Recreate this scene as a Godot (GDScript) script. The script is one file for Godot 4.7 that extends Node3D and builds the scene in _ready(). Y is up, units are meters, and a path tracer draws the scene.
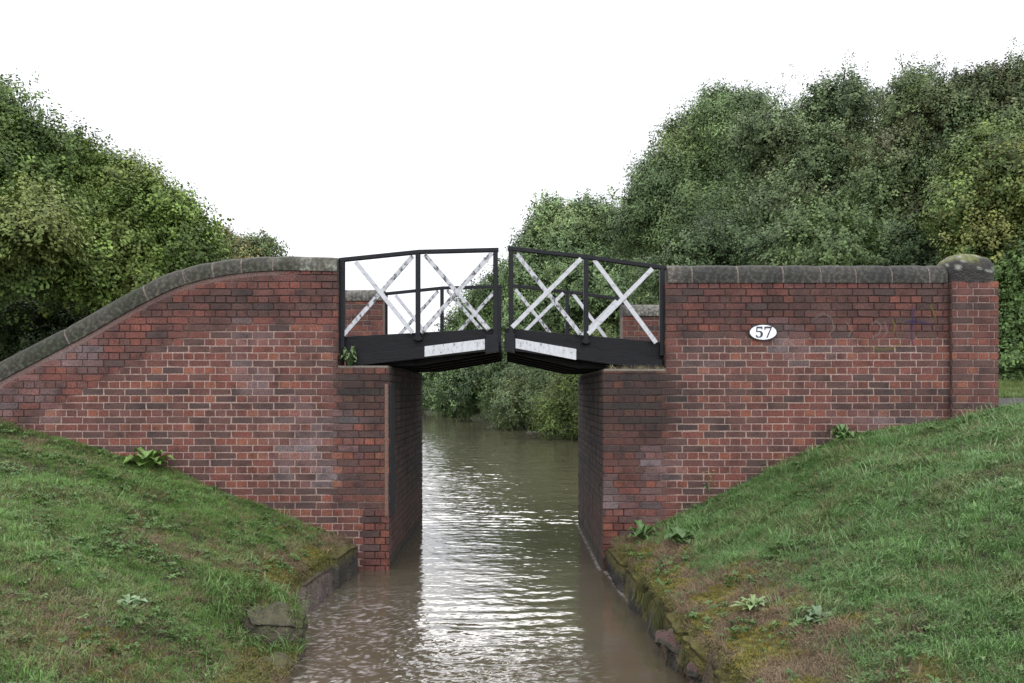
extends Node3D
# A brick split bridge over a narrow canal under a white overcast sky.
# Metres, y up; the water lies at y = 0 and the camera looks along -z.

const FOCAL := 850.0          # focal length in pixels of a 1024 px wide picture
const EYE := 1.85             # camera height over the water
const FRONT := -8.85          # plane of the walls' near face
const BACK := -12.15          # plane of the walls' far face
const COURSE := 0.074         # brick course with its joint
const PITCH := 0.2215         # stretcher with its joint

var rng := RandomNumberGenerator.new()
var noise_a := FastNoiseLite.new()
var noise_b := FastNoiseLite.new()
var noise_c := FastNoiseLite.new()
var M := {}
var brick_mats := {}
var brick_shapes := {}
var brick_joined: StandardMaterial3D


# ---------------------------------------------------------------- helpers
func P(px: float, py: float, d: float) -> Vector3:      # a measured place at distance d, in metres
	return Vector3((px - 512.0) * d / FOCAL, EYE + (393.0 - py) * d / FOCAL, -d)


func W(px: float, py: float) -> Vector2:                # on the near face of the walls
	return Vector2((px - 512.0) * 8.85 / FOCAL, EYE + (393.0 - py) * 8.85 / FOCAL)


func tag(o: Node, label: String, category := "", group := "", kind := "") -> void:
	if label: o.set_meta("label", label)
	if category: o.set_meta("category", category)
	if group: o.set_meta("group", group)
	if kind: o.set_meta("kind", kind)


func thing(called: String, label: String, category: String, at := Vector3.ZERO, group := "") -> Node3D:
	var o := Node3D.new()
	o.name = called
	add_child(o, true)
	o.position = at
	tag(o, label, category, group)
	return o


func put(called: String, mesh: Mesh, mat: Material, parent: Node = self, at := Vector3.ZERO) -> MeshInstance3D:
	var o := MeshInstance3D.new()
	o.name = called
	o.mesh = mesh
	o.material_override = mat
	parent.add_child(o, true)
	o.position = at
	return o


func scatter(called: String, mesh: Mesh, mat: Material, xf: Array, col: Array, parent: Node = self) -> MultiMeshInstance3D:
	var mm := MultiMesh.new()
	mm.transform_format = MultiMesh.TRANSFORM_3D
	mm.use_colors = true
	mm.mesh = mesh
	mm.instance_count = xf.size()
	for i in xf.size():
		mm.set_instance_transform(i, xf[i])
		mm.set_instance_color(i, col[i])
	var o := MultiMeshInstance3D.new()
	o.name = called
	o.multimesh = mm
	o.material_override = mat
	parent.add_child(o, true)
	return o


func begin() -> SurfaceTool:
	var st := SurfaceTool.new()
	st.begin(Mesh.PRIMITIVE_TRIANGLES)
	st.set_smooth_group(-1)
	return st


func tri(st: SurfaceTool, a: Vector3, b: Vector3, c: Vector3) -> void:
	st.add_vertex(a); st.add_vertex(b); st.add_vertex(c)


func quad(st: SurfaceTool, a: Vector3, b: Vector3, c: Vector3, d: Vector3) -> void:   # clockwise seen from outside
	tri(st, a, b, c); tri(st, a, c, d)


func done(st: SurfaceTool) -> ArrayMesh:
	st.generate_normals()
	return st.commit()


func prism(st: SurfaceTool, poly: PackedVector2Array, z_front: float, z_back: float, bevel := 0.0, wobble := 0.0, with_back := true) -> void:
	# a convex outline in the xy plane, from z_back to z_front (towards the camera), its front edge bevelled
	var n := poly.size()
	var c := Vector2.ZERO
	for p in poly: c += p / n
	var area := 0.0
	for i in n: area += poly[i].cross(poly[(i + 1) % n])
	var pts := poly.duplicate()
	if area > 0: pts.reverse()          # clockwise when seen from +z
	var inner := PackedVector2Array()
	var zs := []
	for i in n:
		var a: Vector2 = pts[(i + n - 1) % n]; var b: Vector2 = pts[i]; var d: Vector2 = pts[(i + 1) % n]
		var u := (a - b).normalized() + (d - b).normalized()
		inner.append(b + u * bevel)
		zs.append(z_front + rng.randf_range(-wobble, wobble))
	for i in n:
		var j := (i + 1) % n
		var z1: float = z_front - bevel
		if bevel > 0.0:
			quad(st, Vector3(inner[i].x, inner[i].y, zs[i]), Vector3(pts[i].x, pts[i].y, z1), Vector3(pts[j].x, pts[j].y, z1), Vector3(inner[j].x, inner[j].y, zs[j]))
		quad(st, Vector3(pts[i].x, pts[i].y, z1), Vector3(pts[i].x, pts[i].y, z_back), Vector3(pts[j].x, pts[j].y, z_back), Vector3(pts[j].x, pts[j].y, z1))
	for i in range(1, n - 1):
		tri(st, Vector3(inner[0].x, inner[0].y, zs[0]), Vector3(inner[i].x, inner[i].y, zs[i]), Vector3(inner[i + 1].x, inner[i + 1].y, zs[i + 1]))
		if with_back:
			tri(st, Vector3(pts[0].x, pts[0].y, z_back), Vector3(pts[i + 1].x, pts[i + 1].y, z_back), Vector3(pts[i].x, pts[i].y, z_back))


func bar(a: Vector2, b: Vector2, w: float) -> PackedVector2Array:
	var n := (b - a).normalized().orthogonal() * w * 0.5
	return PackedVector2Array([a + n, b + n, b - n, a - n])


func box_poly(x0: float, y0: float, x1: float, y1: float) -> PackedVector2Array:
	return PackedVector2Array([Vector2(x0, y0), Vector2(x1, y0), Vector2(x1, y1), Vector2(x0, y1)])


func tube(st: SurfaceTool, path: Array, radii: Array, sides := 7) -> void:
	for i in path.size() - 1:
		var a: Vector3 = path[i]; var b: Vector3 = path[i + 1]
		var up := (b - a).normalized()
		var s := up.cross(Vector3(0.31, 0.2, 0.93)).normalized()
		var t := up.cross(s)
		for k in sides:
			var p := TAU * k / sides; var q := TAU * (k + 1) / sides
			var e := s * cos(p) + t * sin(p); var f := s * cos(q) + t * sin(q)
			quad(st, a + e * radii[i], b + e * radii[i + 1], b + f * radii[i + 1], a + f * radii[i])


func lerp_table(table: Array, x: float) -> float:
	if x <= table[0][0]: return table[0][1]
	for i in range(1, table.size()):
		if x <= table[i][0]:
			var t: float = (x - table[i - 1][0]) / (table[i][0] - table[i - 1][0])
			return lerpf(table[i - 1][1], table[i][1], t)
	return table[-1][1]


func blob(x: float, y: float, cx: float, cy: float, rx: float, ry: float) -> float:
	return exp(-((x - cx) * (x - cx) / (rx * rx) + (y - cy) * (y - cy) / (ry * ry)))


func lin(r: float, g: float, b: float) -> Color:        # a linear base colour as the sRGB that albedo_color wants
	return Color(r, g, b).linear_to_srgb()


func noise_tex(freq: float, size: int, ramp: Array, seed_: int, octaves := 4, kind := FastNoiseLite.TYPE_SIMPLEX_SMOOTH) -> NoiseTexture2D:
	var n := FastNoiseLite.new()
	n.noise_type = kind
	n.seed = seed_
	n.frequency = freq
	n.fractal_octaves = octaves
	var t := NoiseTexture2D.new()
	t.width = size; t.height = size
	t.seamless = true
	t.noise = n
	var g := Gradient.new()
	var offs := PackedFloat32Array(); var cols := PackedColorArray()
	for r in ramp:
		offs.append(r[0]); cols.append(r[1])
	g.offsets = offs; g.colors = cols
	t.color_ramp = g
	return t


func grey(v: float) -> Color: return Color(v, v, v)


func surface(col: Color, rough: float, tex: Texture2D = null, scale := Vector3.ONE, relief: Texture2D = null, cm := 0.5) -> StandardMaterial3D:
	var m := StandardMaterial3D.new()
	m.albedo_color = col
	m.roughness = rough
	m.cull_mode = BaseMaterial3D.CULL_DISABLED
	m.uv1_triplanar = true
	m.uv1_world_triplanar = true
	m.uv1_scale = scale
	if tex: m.albedo_texture = tex
	if relief:
		m.heightmap_enabled = true
		m.heightmap_texture = relief
		m.heightmap_scale = cm
	return m


func tinted(rough: float, tex: Texture2D = null, scale := Vector3.ONE, relief: Texture2D = null, cm := 0.5) -> StandardMaterial3D:
	var m := surface(Color.WHITE, rough, tex, scale, relief, cm)
	m.vertex_color_use_as_albedo = true
	return m


# ---------------------------------------------------------------- materials
func make_materials() -> void:
	var grain := noise_tex(0.035, 512, [[0.0, grey(0.62)], [0.35, grey(0.82)], [0.6, grey(0.95)], [1.0, grey(1.0)]], 3, 6)
	var bumps := noise_tex(0.05, 512, [[0.0, grey(0.0)], [1.0, grey(1.0)]], 9, 5)
	var blotch := noise_tex(0.012, 512, [[0.0, grey(0.6)], [0.4, grey(0.86)], [1.0, grey(1.0)]], 17, 5)
	M.grain = grain; M.bumps = bumps; M.blotch = blotch
	brick_joined = tinted(0.86, grain, Vector3.ONE * 2.2, bumps, 0.35)
	dirt(brick_joined)
	M.mortar = tinted(0.95, grain, Vector3.ONE * 2.6, bumps, 0.5)
	var lichen := noise_tex(0.02, 512, [[0.0, grey(0.45)], [0.4, grey(0.62)], [0.62, grey(0.78)], [0.74, grey(0.95)], [1.0, grey(1.0)]], 23, 6)
	M.coping = tinted(0.72, lichen, Vector3.ONE * 1.7, bumps, 0.35)
	M.coping.metallic_specular = 0.38
	M.black = surface(lin(0.007, 0.0075, 0.010), 0.45, blotch, Vector3.ONE * 1.5, bumps, 0.12)
	M.timber = surface(lin(0.008, 0.008, 0.010), 0.55, blotch, Vector3(0.7, 5, 0.7), bumps, 0.3)
	M.underside = surface(lin(0.012, 0.011, 0.011), 0.8, blotch, Vector3(1, 2, 1), bumps, 0.3)
	for m in [M.black, M.timber, M.underside]: m.metallic_specular = 0.3
	M.white = surface(lin(0.44, 0.445, 0.46), 0.55, noise_tex(0.03, 256, [[0.0, grey(0.72)], [0.3, grey(0.92)], [1.0, grey(1)]], 31, 4), Vector3.ONE * 2.0)
	var chipped := noise_tex(0.016, 512, [[0.0, grey(0.3)], [0.25, grey(0.42)], [0.33, grey(0.74)], [0.47, grey(0.9)], [1.0, grey(1)]], 37, 7)
	M.worn_white = surface(lin(0.43, 0.435, 0.45), 0.6, chipped, Vector3(1.9, 1.5, 1.9))
	var scuffed := noise_tex(0.02, 512, [[0.0, grey(0.25)], [0.14, grey(0.6)], [0.24, grey(0.9)], [0.5, grey(0.95)], [1.0, grey(1)]], 41, 6)
	M.panel_white = surface(lin(0.46, 0.47, 0.48), 0.6, scuffed, Vector3(2.2, 1.0, 2.2))
	M.iron = surface(lin(0.008, 0.009, 0.013), 0.75, blotch, Vector3.ONE * 2.0)
	M.plate = surface(lin(0.66, 0.67, 0.71), 0.35)
	M.digits = surface(lin(0.012, 0.012, 0.014), 0.4)
	M.stone = tinted(0.85, noise_tex(0.018, 512, [[0.0, grey(0.45)], [0.45, grey(0.8)], [1.0, grey(1)]], 43, 6), Vector3.ONE * 1.6, bumps, 1.6)
	M.ground = tinted(0.95, noise_tex(0.03, 512, [[0.0, grey(0.4)], [0.4, grey(0.75)], [1.0, grey(1)]], 47, 6), Vector3.ONE * 1.5, bumps, 2.0)
	M.leaf = tinted(0.5)
	M.leaf.metallic_specular = 0.32
	M.leaf.backlight_enabled = true
	M.leaf.backlight = Color(0.4, 0.44, 0.2)
	M.grass = tinted(0.42)
	M.grass.metallic_specular = 0.36
	M.grass.backlight_enabled = true
	M.grass.backlight = Color(0.5, 0.55, 0.3)
	M.thatch = tinted(0.9)
	M.bark = surface(lin(0.07, 0.058, 0.045), 0.9, M.blotch, Vector3(3, 0.8, 3), bumps, 2.0)
	M.water = StandardMaterial3D.new()
	M.water.vertex_color_use_as_albedo = true
	M.water.roughness = 0.09
	M.water.metallic_specular = 0.78
	M.water.cull_mode = BaseMaterial3D.CULL_DISABLED


func dirt(m: StandardMaterial3D) -> void:
	m.detail_enabled = true
	m.detail_blend_mode = BaseMaterial3D.BLEND_MODE_MUL
	m.detail_uv_layer = BaseMaterial3D.DETAIL_UV_2
	m.uv2_triplanar = true
	m.uv2_world_triplanar = true
	m.uv2_scale = Vector3.ONE * 0.55
	m.detail_albedo = M.blotch


# ---------------------------------------------------------------- bricks
const TONES := [
	[0.228, 0.070, 0.046], [0.258, 0.082, 0.050], [0.198, 0.063, 0.045], [0.166, 0.058, 0.045], [0.275, 0.098, 0.058],
	[0.112, 0.056, 0.046], [0.092, 0.051, 0.044], [0.132, 0.058, 0.046], [0.150, 0.059, 0.047],
]


func brick_state(x: float, y: float, side: int) -> Array:      # [wet 0..1, lime 0..1] of the brickwork there
	var wet := 0.0; var lime := 0.0
	var n := noise_a.get_noise_2d(x * 90.0, y * 90.0)
	if side < 0:
		wet = maxf(wet, 1.3 * blob(x, y, -1.45, 1.85, 0.38, 0.36))
		wet = maxf(wet, 0.6 * blob(x, y, -1.5, 2.95, 0.9, 0.16))
		wet = maxf(wet, 0.6 * blob(x, y, -3.1, 2.78, 1.0, 0.14))
		wet = maxf(wet, 0.45 * blob(x, y, -1.5, 0.9, 0.25, 0.5))
		lime = maxf(lime, 1.5 * blob(x, y, -2.05, 1.02, 0.3, 0.11))
		lime = maxf(lime, 1.2 * blob(x, y, -2.1, 1.27, 0.33, 0.1))
		lime = maxf(lime, 0.6 * blob(x, y, -1.95, 1.6, 0.4, 0.2))
		lime = maxf(lime, 0.55 * blob(x, y, -4.6, 2.25, 0.5, 0.15))
		lime = maxf(lime, 0.5 * blob(x, y, -2.6, 2.1, 0.3, 0.4))
		lime = maxf(lime, 0.45 * blob(x, y, -5.1, 1.7, 0.4, 0.25))
	else:
		wet = maxf(wet, 1.7 * blob(x, y, 1.32, 1.78, 0.44, 0.42))
		wet = maxf(wet, 0.85 * blob(x, y, 1.15, 1.25, 0.25, 0.3))
		wet = maxf(wet, 0.5 * blob(x, y, 3.2, 2.7, 1.9, 0.28))
		wet = maxf(wet, 0.5 * blob(x, y, 4.2, 1.75, 0.6, 0.2))
		lime = maxf(lime, 0.8 * blob(x, y, 1.15, 0.72, 0.3, 0.25))
		lime = maxf(lime, 0.6 * blob(x, y, 1.5, 1.1, 0.3, 0.15))
		lime = maxf(lime, 0.5 * blob(x, y, 3.0, 2.35, 0.5, 0.2))
		lime = maxf(lime, 0.5 * blob(x, y, 3.9, 1.5, 0.5, 0.15))
		lime = maxf(lime, 0.5 * blob(x, y, 1.9, 2.1, 0.2, 0.1))
	return [clampf(wet * (1.0 + 0.8 * n), 0.0, 1.0), clampf(lime * (0.85 + 2.0 * n), 0.0, 1.0)]


func brick_color(tone: int, wet: float, lime: float) -> Color:
	var c := Color(TONES[tone][0], TONES[tone][1], TONES[tone][2])
	c = c.lerp(Color(0.27, 0.22, 0.23), lime * 0.6)
	return c.lerp(Color(c.r * 0.34, c.g * 0.44, c.b * 0.44), wet)


func brick_material(tone: int, wet: float, lime: float) -> StandardMaterial3D:
	var key := Vector3i(tone, int(round(wet * 3.0)), int(round(lime * 3.0)))
	if not brick_mats.has(key):
		var c := brick_color(tone, key.y / 3.0, key.z / 3.0)
		var m := surface(lin(c.r, c.g, c.b), 0.86, M.grain, Vector3.ONE * 2.2, M.bumps, 0.35)
		dirt(m)
		brick_mats[key] = m
	return brick_mats[key]


func brick_shape(w: float) -> ArrayMesh:                # shared variants, corner at the origin, face at z = 0
	var key := "%.3f_%d" % [w, rng.randi() % 6]
	if not brick_shapes.has(key):
		var st := begin()
		var j := 0.0034
		var h := COURSE - 0.009
		var pts := PackedVector2Array()
		for p in [Vector2(0, 0), Vector2(w, 0), Vector2(w, h), Vector2(0, h)]:
			pts.append(p + Vector2(rng.randf_range(-j, j), rng.randf_range(-j, j)))
		prism(st, pts, 0.0, -0.05, 0.004, 0.0015, false)
		brick_shapes[key] = done(st)
	return brick_shapes[key]


func lay_bricks(parent: Node3D, outline: PackedVector2Array, face: float, side: int, top: Callable, ground: Callable, x_end: float, most := 300) -> void:
	# English bond over an outline in the xy plane: a course of stretchers, a course of headers; cut bricks follow the outline
	var lo := outline[0]; var hi := outline[0]
	for p in outline:
		lo = lo.min(p); hi = hi.max(p)
	var list := []
	var row := 0
	var y0 := 2.12 - 34 * COURSE
	var y := y0
	while y < hi.y:
		if y + COURSE > lo.y:
			var header := row % 2 == 1
			var w := PITCH * 0.5 if header else PITCH
			var x := x_end - (PITCH * 0.25 if header else 0.0)
			if side < 0: x -= ceil((x_end - lo.x) / PITCH) * PITCH + PITCH
			while (x < hi.x):
				var width := w
				if header and rng.randf() < 0.06: width = PITCH
				if x + width > lo.x:
					var r := box_poly(x + 0.005, y + 0.0045, x + width - 0.005, y + COURSE - 0.0045)
					var cut := Geometry2D.intersect_polygons(r, outline)
					if cut.size():
						var piece: PackedVector2Array = cut[0]
						var c := Vector2.ZERO
						var ptop := -9.0
						for p in piece:
							c += p / piece.size(); ptop = maxf(ptop, p.y)
						var area := 0.0
						for i in piece.size(): area += piece[i].cross(piece[(i + 1) % piece.size()])
						area = absf(area) * 0.5
						if ptop > ground.call(c.x) - 0.06 and area > 0.0006:
							list.append([area, piece, c, header and width < PITCH, absf(area - (width - 0.01) * (COURSE - 0.009)) < 0.0001, Vector2(x + 0.005, y + 0.0045), width - 0.01])
				x += width
		y += COURSE
		row += 1
	list.sort_custom(func(a, b): return a[0] > b[0] if absf(a[0] - b[0]) > 0.0001 else a[2].y > b[2].y)
	var st := begin()
	var rest := 0
	for k in list.size():
		var e: Array = list[k]
		var c: Vector2 = e[2]
		var s := brick_state(c.x, c.y, side)
		var tone: int
		var u := rng.randf()
		if e[3]: tone = [0, 1, 2, 3, 4, 2, 3, 8][int(u * 8)]
		else: tone = [5, 6, 5, 6, 7, 7, 8, 3, 5, 2][int(u * 10)]
		if top.call(c.x) - c.y < 0.56 and u > 0.15: tone = [3, 8, 2, 7][rng.randi() % 4]     # the rebuilt courses under the coping are redder and even
		var wet: float = clampf(s[0] + rng.randf_range(-0.16, 0.16) * (1.0 if s[0] > 0.1 else 0.4), 0, 1)
		var lime: float = clampf(s[1] + rng.randf_range(-0.15, 0.15) * (1.0 if s[1] > 0.1 else 0.6), 0, 1)
		var proud := rng.randf_range(-0.002, 0.002)
		if c.y < 0.62 and absf(c.x + 0.17) < 1.3 and absf(c.x + 0.17) > 0.9:      # the spalled red foot of each abutment corner
			tone = [1, 0, 2, 3, 0, 7][rng.randi() % 6]
			lime *= 0.3
			wet = clampf(wet * 0.4 + rng.randf_range(0.0, 0.3), 0, 1)
			proud = rng.randf_range(-0.02, 0.0)
		if k < most:
			var mat := brick_material(tone, wet, lime)
			if e[4]:
				put("brick", brick_shape(e[6]), mat, parent, Vector3(e[5].x + rng.randf_range(-0.0015, 0.0015), e[5].y + 0.004 * noise_a.get_noise_2d(c.x * 40.0, c.y * 9.0), face + proud))
			else:
				var one := begin()
				prism(one, e[1], face + proud, face - 0.05, 0.003, 0.001, false)
				put("brick", done(one), mat, parent)
		else:
			st.set_color(brick_color(tone, wet, lime))
			prism(st, e[1], face + proud, face - 0.05, 0.003, 0.001, false)
			rest += 1
	if rest:
		var o := put("brick", done(st), brick_joined, parent)
		o.set_meta("kind", "stuff")


func mortar_color(x: float, y: float, depth_below_top: float, side: int) -> Array:     # [colour, recess]
	var s := brick_state(x, y, side)
	var open := smoothstep(0.62, 0.5, depth_below_top)                 # no pale pointing in the upper courses
	if side < 0: open = maxf(open, smoothstep(-1.95, -1.8, x) * smoothstep(0.5, 0.8, y) * 0.85)
	else: open = maxf(open, smoothstep(1.75, 1.5, x) * 0.8)
	open = clampf(open + 0.3 * noise_b.get_noise_2d(x * 60.0, y * 60.0), 0.0, 1.0)
	if side < 0 and x < -2.25 and depth_below_top < 0.085: open = 0.0
	var c := Color(0.37, 0.265, 0.22).lerp(Color(0.065, 0.038, 0.032), open)
	if side < 0 and x < -2.25 and depth_below_top < 0.085: c = Color(0.17, 0.105, 0.09)
	c = c.lerp(Color(0.3, 0.25, 0.24), s[1] * 0.5)
	if y < 0.64 and absf(x + 0.17) < 1.38 and absf(x + 0.17) > 0.86:
		c = Color(0.10, 0.045, 0.036)
		open = 2.9
	c = c * (1.0 - 0.65 * s[0])
	c.a = 1.0
	return [c, lerpf(0.004, 0.011, open)]


func core(parent: Node3D, x0: float, x1: float, bottom: float, top: Callable, z_front: float, z_back: float, side: int, crest: Callable) -> void:
	# the mortar bed behind the brick faces: closed body, its face a fine grid
	var st := begin()
	var nx := int(ceil((x1 - x0) / 0.05)); var ny := 56
	var grid := []
	for i in nx + 1:
		var x := lerpf(x0, x1, float(i) / nx)
		var t: float = top.call(x)
		var col := []
		for j in ny + 1:
			var y := lerpf(bottom, t, float(j) / ny)
			var m := mortar_color(x, y, crest.call(x) - y, side)
			col.append([Vector3(x, y, z_front - m[1]), m[0]])
		grid.append(col)
	for i in nx:
		for j in ny:
			for k in [[0, 0], [0, 1], [1, 1], [0, 0], [1, 1], [1, 0]]:
				var v: Array = grid[i + k[0]][j + k[1]]
				st.set_color(v[1])
				st.add_vertex(v[0])
	st.set_color(Color(0.05, 0.036, 0.031))
	for i in nx:
		var a: Vector3 = grid[i][ny][0]; var b: Vector3 = grid[i + 1][ny][0]
		quad(st, a, Vector3(a.x, a.y, z_back), Vector3(b.x, b.y, z_back), b)
		quad(st, Vector3(b.x, bottom, z_back), Vector3(b.x, b.y, z_back), Vector3(a.x, a.y, z_back), Vector3(a.x, bottom, z_back))
	for s in [0, nx]:
		var a: Vector3 = grid[s][0][0]; var b: Vector3 = grid[s][ny][0]
		quad(st, Vector3(a.x, bottom, z_front - 0.012), Vector3(a.x, b.y, z_front - 0.012), Vector3(a.x, b.y, z_back), Vector3(a.x, bottom, z_back))
	put("mortar", done(st), M.mortar, parent)


func end_bricks(parent: Node3D, x: float, facing: int, y0: float, y1: float, z0: float, z1: float, look: Callable, called := "brick") -> void:
	# brick faces on a wall end or abutment side: the plane x, seen from the side `facing`; joined into one part
	var st := begin()
	var row := 0
	var y := 2.12 - 34 * COURSE
	while y < y1:
		if y >= y0 - 0.02 and y + COURSE * 0.6 < y1:
			var header := row % 2 == 0
			var z := z0 + (0.055 if header else 0.0) - PITCH
			while z < z1:
				var w := PITCH * 0.5 if header else PITCH
				var a := maxf(z + 0.005, z0); var b := minf(z + w - 0.005, z1)
				if b - a > 0.03:
					st.set_color(look.call((a + b) * 0.5, y))
					var f := x + facing * rng.randf_range(-0.001, 0.004)
					var bx := x - facing * 0.03
					var q := 0.004
					var ya := y + 0.0045; var yb := minf(y + COURSE - 0.0045, y1)
					var o := [Vector3(f - facing * q, ya, a), Vector3(f - facing * q, yb, a), Vector3(f - facing * q, yb, b), Vector3(f - facing * q, ya, b)]
					var n := [Vector3(f, ya + q, a + q), Vector3(f, yb - q, a + q), Vector3(f, yb - q, b - q), Vector3(f, ya + q, b - q)]
					if facing > 0:
						o.reverse(); n.reverse()
					quad(st, n[0], n[1], n[2], n[3])
					for i in 4:
						var j := (i + 1) % 4
						quad(st, o[i], o[j], n[j], n[i])
						var p: Vector3 = o[i]; var r: Vector3 = o[j]
						quad(st, Vector3(bx, p.y, p.z), Vector3(bx, r.y, r.z), r, p)
				z += w
		y += COURSE
		row += 1
	var m := put(called, done(st), brick_joined, parent)
	m.set_meta("kind", "stuff")


func slab(parent: Node3D, called: String, lo: Vector3, hi: Vector3, mat: Material, bevel := 0.006) -> MeshInstance3D:
	var st := begin()
	prism(st, box_poly(lo.x, lo.y, hi.x, hi.y), hi.z, lo.z, bevel)
	return put(called, done(st), mat, parent)


func colored_slab(parent: Node3D, called: String, lo: Vector3, hi: Vector3, mat: Material, c: Color, bevel := 0.006) -> MeshInstance3D:
	var st := begin()
	st.set_color(c)
	prism(st, box_poly(lo.x, lo.y, hi.x, hi.y), hi.z, lo.z, bevel)
	return put(called, done(st), mat, parent)


func coping_run(parent: Node3D, base: Callable, height: Callable, joints: Array, z_mid: float, half: float, tint: Callable) -> void:
	# half round saddle stones on a wall; base(x) is the line they sit on; a pale mortar joint between each two
	for k in joints.size() - 1:
		var x0: float = joints[k] + 0.008; var x1: float = joints[k + 1] - 0.008
		coping_piece(parent, "coping_stone", x0, x1, base, height, z_mid, half, 0.0, tint, M.coping, maxi(2, int((x1 - x0) / 0.07)))
		if k > 0:
			coping_piece(parent, "mortar_joint", joints[k] - 0.0085, joints[k] + 0.0085, base, height, z_mid, half, rng.randf_range(-0.004, 0.001), func(_x, _a): return Color(0.17, 0.135, 0.115) * rng.randf_range(0.5, 1.3), M.mortar, 1)


func coping_piece(parent: Node3D, called: String, x0: float, x1: float, base: Callable, height: Callable, z_mid: float, half: float, grow: float, tint: Callable, mat: Material, steps: int) -> void:
	var st := begin()
	st.set_smooth_group(0)
	var rings := []
	var sides := 14
	for i in steps + 1:
		var x := lerpf(x0, x1, float(i) / steps)
		var e := 0.012
		var slope: float = (base.call(x + e) - base.call(x - e)) / (2.0 * e)
		var n := Vector2(-slope, 1.0).normalized()
		var at := Vector2(x, base.call(x))
		var h: float = height.call(x) + grow
		var w := half + grow
		if i == 0 or i == steps:
			h -= 0.006; w -= 0.004
		var ring := []
		ring.append(Vector3(at.x, at.y, z_mid + w))
		for k in sides + 1:
			var a := PI * k / sides
			var up := h * (0.28 + 0.72 * pow(sin(a), 0.85))
			var wob := 1.0 + 0.02 * noise_c.get_noise_3d(x * 40.0, a * 30.0, z_mid * 20.0)
			ring.append(Vector3(at.x + n.x * up * wob, at.y + n.y * up * wob, z_mid + w * signf(cos(a)) * pow(absf(cos(a)), 0.8)))
		ring.append(Vector3(at.x, at.y, z_mid - w))
		rings.append(ring)
	for i in steps:
		for k in sides + 2:
			var a: Vector3 = rings[i][k]; var b: Vector3 = rings[i][k + 1]; var c: Vector3 = rings[i + 1][k + 1]; var d: Vector3 = rings[i + 1][k]
			for v in [a, b, c, a, c, d]:
				st.set_color(tint.call(v.x, v.y))
				st.add_vertex(v)
	st.set_smooth_group(-1)
	for s in [0, steps]:
		st.set_color(tint.call(rings[s][3].x, rings[s][3].y))
		for k in range(1, sides + 2):
			tri(st, rings[s][0], rings[s][k], rings[s][k + 1])
	put(called, done(st), mat, parent)


# ---------------------------------------------------------------- terrain
const LEFT_BANK := [[-60.0, 3.0], [-12.0, 2.1], [-7.0, 1.82], [-5.33, 1.53], [-4.3, 1.24], [-3.25, 0.93], [-2.2, 0.5], [-1.75, 0.3], [-1.5, 0.24]]
const RIGHT_BANK := [[0.9, 0.28], [1.15, 0.33], [1.5, 0.47], [1.95, 0.65], [3.0, 1.22], [4.04, 1.50], [5.05, 1.66], [8.0, 1.78], [60.0, 2.2]]
const FAR_RIGHT := [[-160.0, -50.0], [-110.0, -22.0], [-78.0, -7.5], [-63.0, -3.2], [-54.0, -0.9], [-46.0, 0.6], [-37.0, 2.3], [-33.0, 2.7], [-24.0, 2.9], [-17.0, 2.6], [-12.3, 0.95]]
const FAR_LEFT := [[-160.0, -70.0], [-110.0, -38.0], [-78.0, -20.0], [-63.0, -13.5], [-46.0, -8.0], [-33.0, -5.6], [-24.0, -4.6], [-17.0, -4.0], [-12.3, -1.3]]


func edge_left(z: float) -> float:
	if z < -12.2: return lerp_table(FAR_LEFT, z)
	if z < FRONT: return -1.28
	return lerp_table([[-8.85, -1.64], [-7.1, -1.79], [-6.6, -1.76], [-6.25, -1.52], [-5.4, -1.39], [0.0, -1.39]], z)


func edge_right(z: float) -> float:
	if z < -12.2: return lerp_table(FAR_RIGHT, z)
	if z < FRONT: return 0.947
	return 1.0 + (z + 8.85) * 0.044


func height_at(x: float, z: float) -> float:
	var l := edge_left(z); var r := edge_right(z)
	if x > l + 0.12 and x < r - 0.12: return -0.7
	if z < FRONT + 0.02 and z > BACK - 0.3 and x > l - 0.35 and x < r + 0.35: return -0.7
	var h := 0.0
	if z > FRONT - 0.1:
		h = lerp_table(LEFT_BANK, x) if x < 0 else lerp_table(RIGHT_BANK, x)
		if z > -6.2 and x < 0: h = minf(h, lerp_table([[-3.0, 9.0], [-2.2, 0.5], [-1.85, lerpf(0.3, 0.2, smoothstep(-6.1, -5.7, z))], [-1.45, lerpf(0.2, 0.05, smoothstep(-6.1, -5.7, z))]], x))
		if x > 5.0: h = lerpf(h, 1.70, smoothstep(-8.0, -9.5, z))
	elif z > BACK - 0.1:
		h = 2.1
		if x > 2.0: h = lerpf(2.1, lerpf(1.70, 1.78, smoothstep(-9.0, -12.0, z)), smoothstep(2.0, 4.9, x))
		if x < -2.2: h = lerpf(2.1, 1.75, smoothstep(-2.2, -5.4, x))
	else:
		var off := (x - r) if x > 0.5 * (l + r) else (l - x)
		h = 0.3 + 1.5 * smoothstep(0.2, 5.0, off)
		h = lerpf(h, lerpf(1.78, 2.02, smoothstep(-12.0, -15.0, z)) if x > 0 else 1.8, smoothstep(4.6, 5.4, absf(x)) * smoothstep(-22.0, -16.0, z))
	var edge := minf(absf(x - l), absf(x - r))
	var rough := smoothstep(0.0, 0.4, edge)
	if z > FRONT and absf(x) < 6.0 and z > -10.0:
		h += rough * (0.05 * noise_a.get_noise_2d(x * 45.0, z * 45.0) + 0.025 * noise_b.get_noise_2d(x * 160.0, z * 160.0))
	if x > l - 0.06 and x < r + 0.06 and (z > FRONT or z < BACK): h = lerpf(h, -0.7, smoothstep(-0.05, 0.1, minf(x - l, r - x)))
	return h


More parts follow.
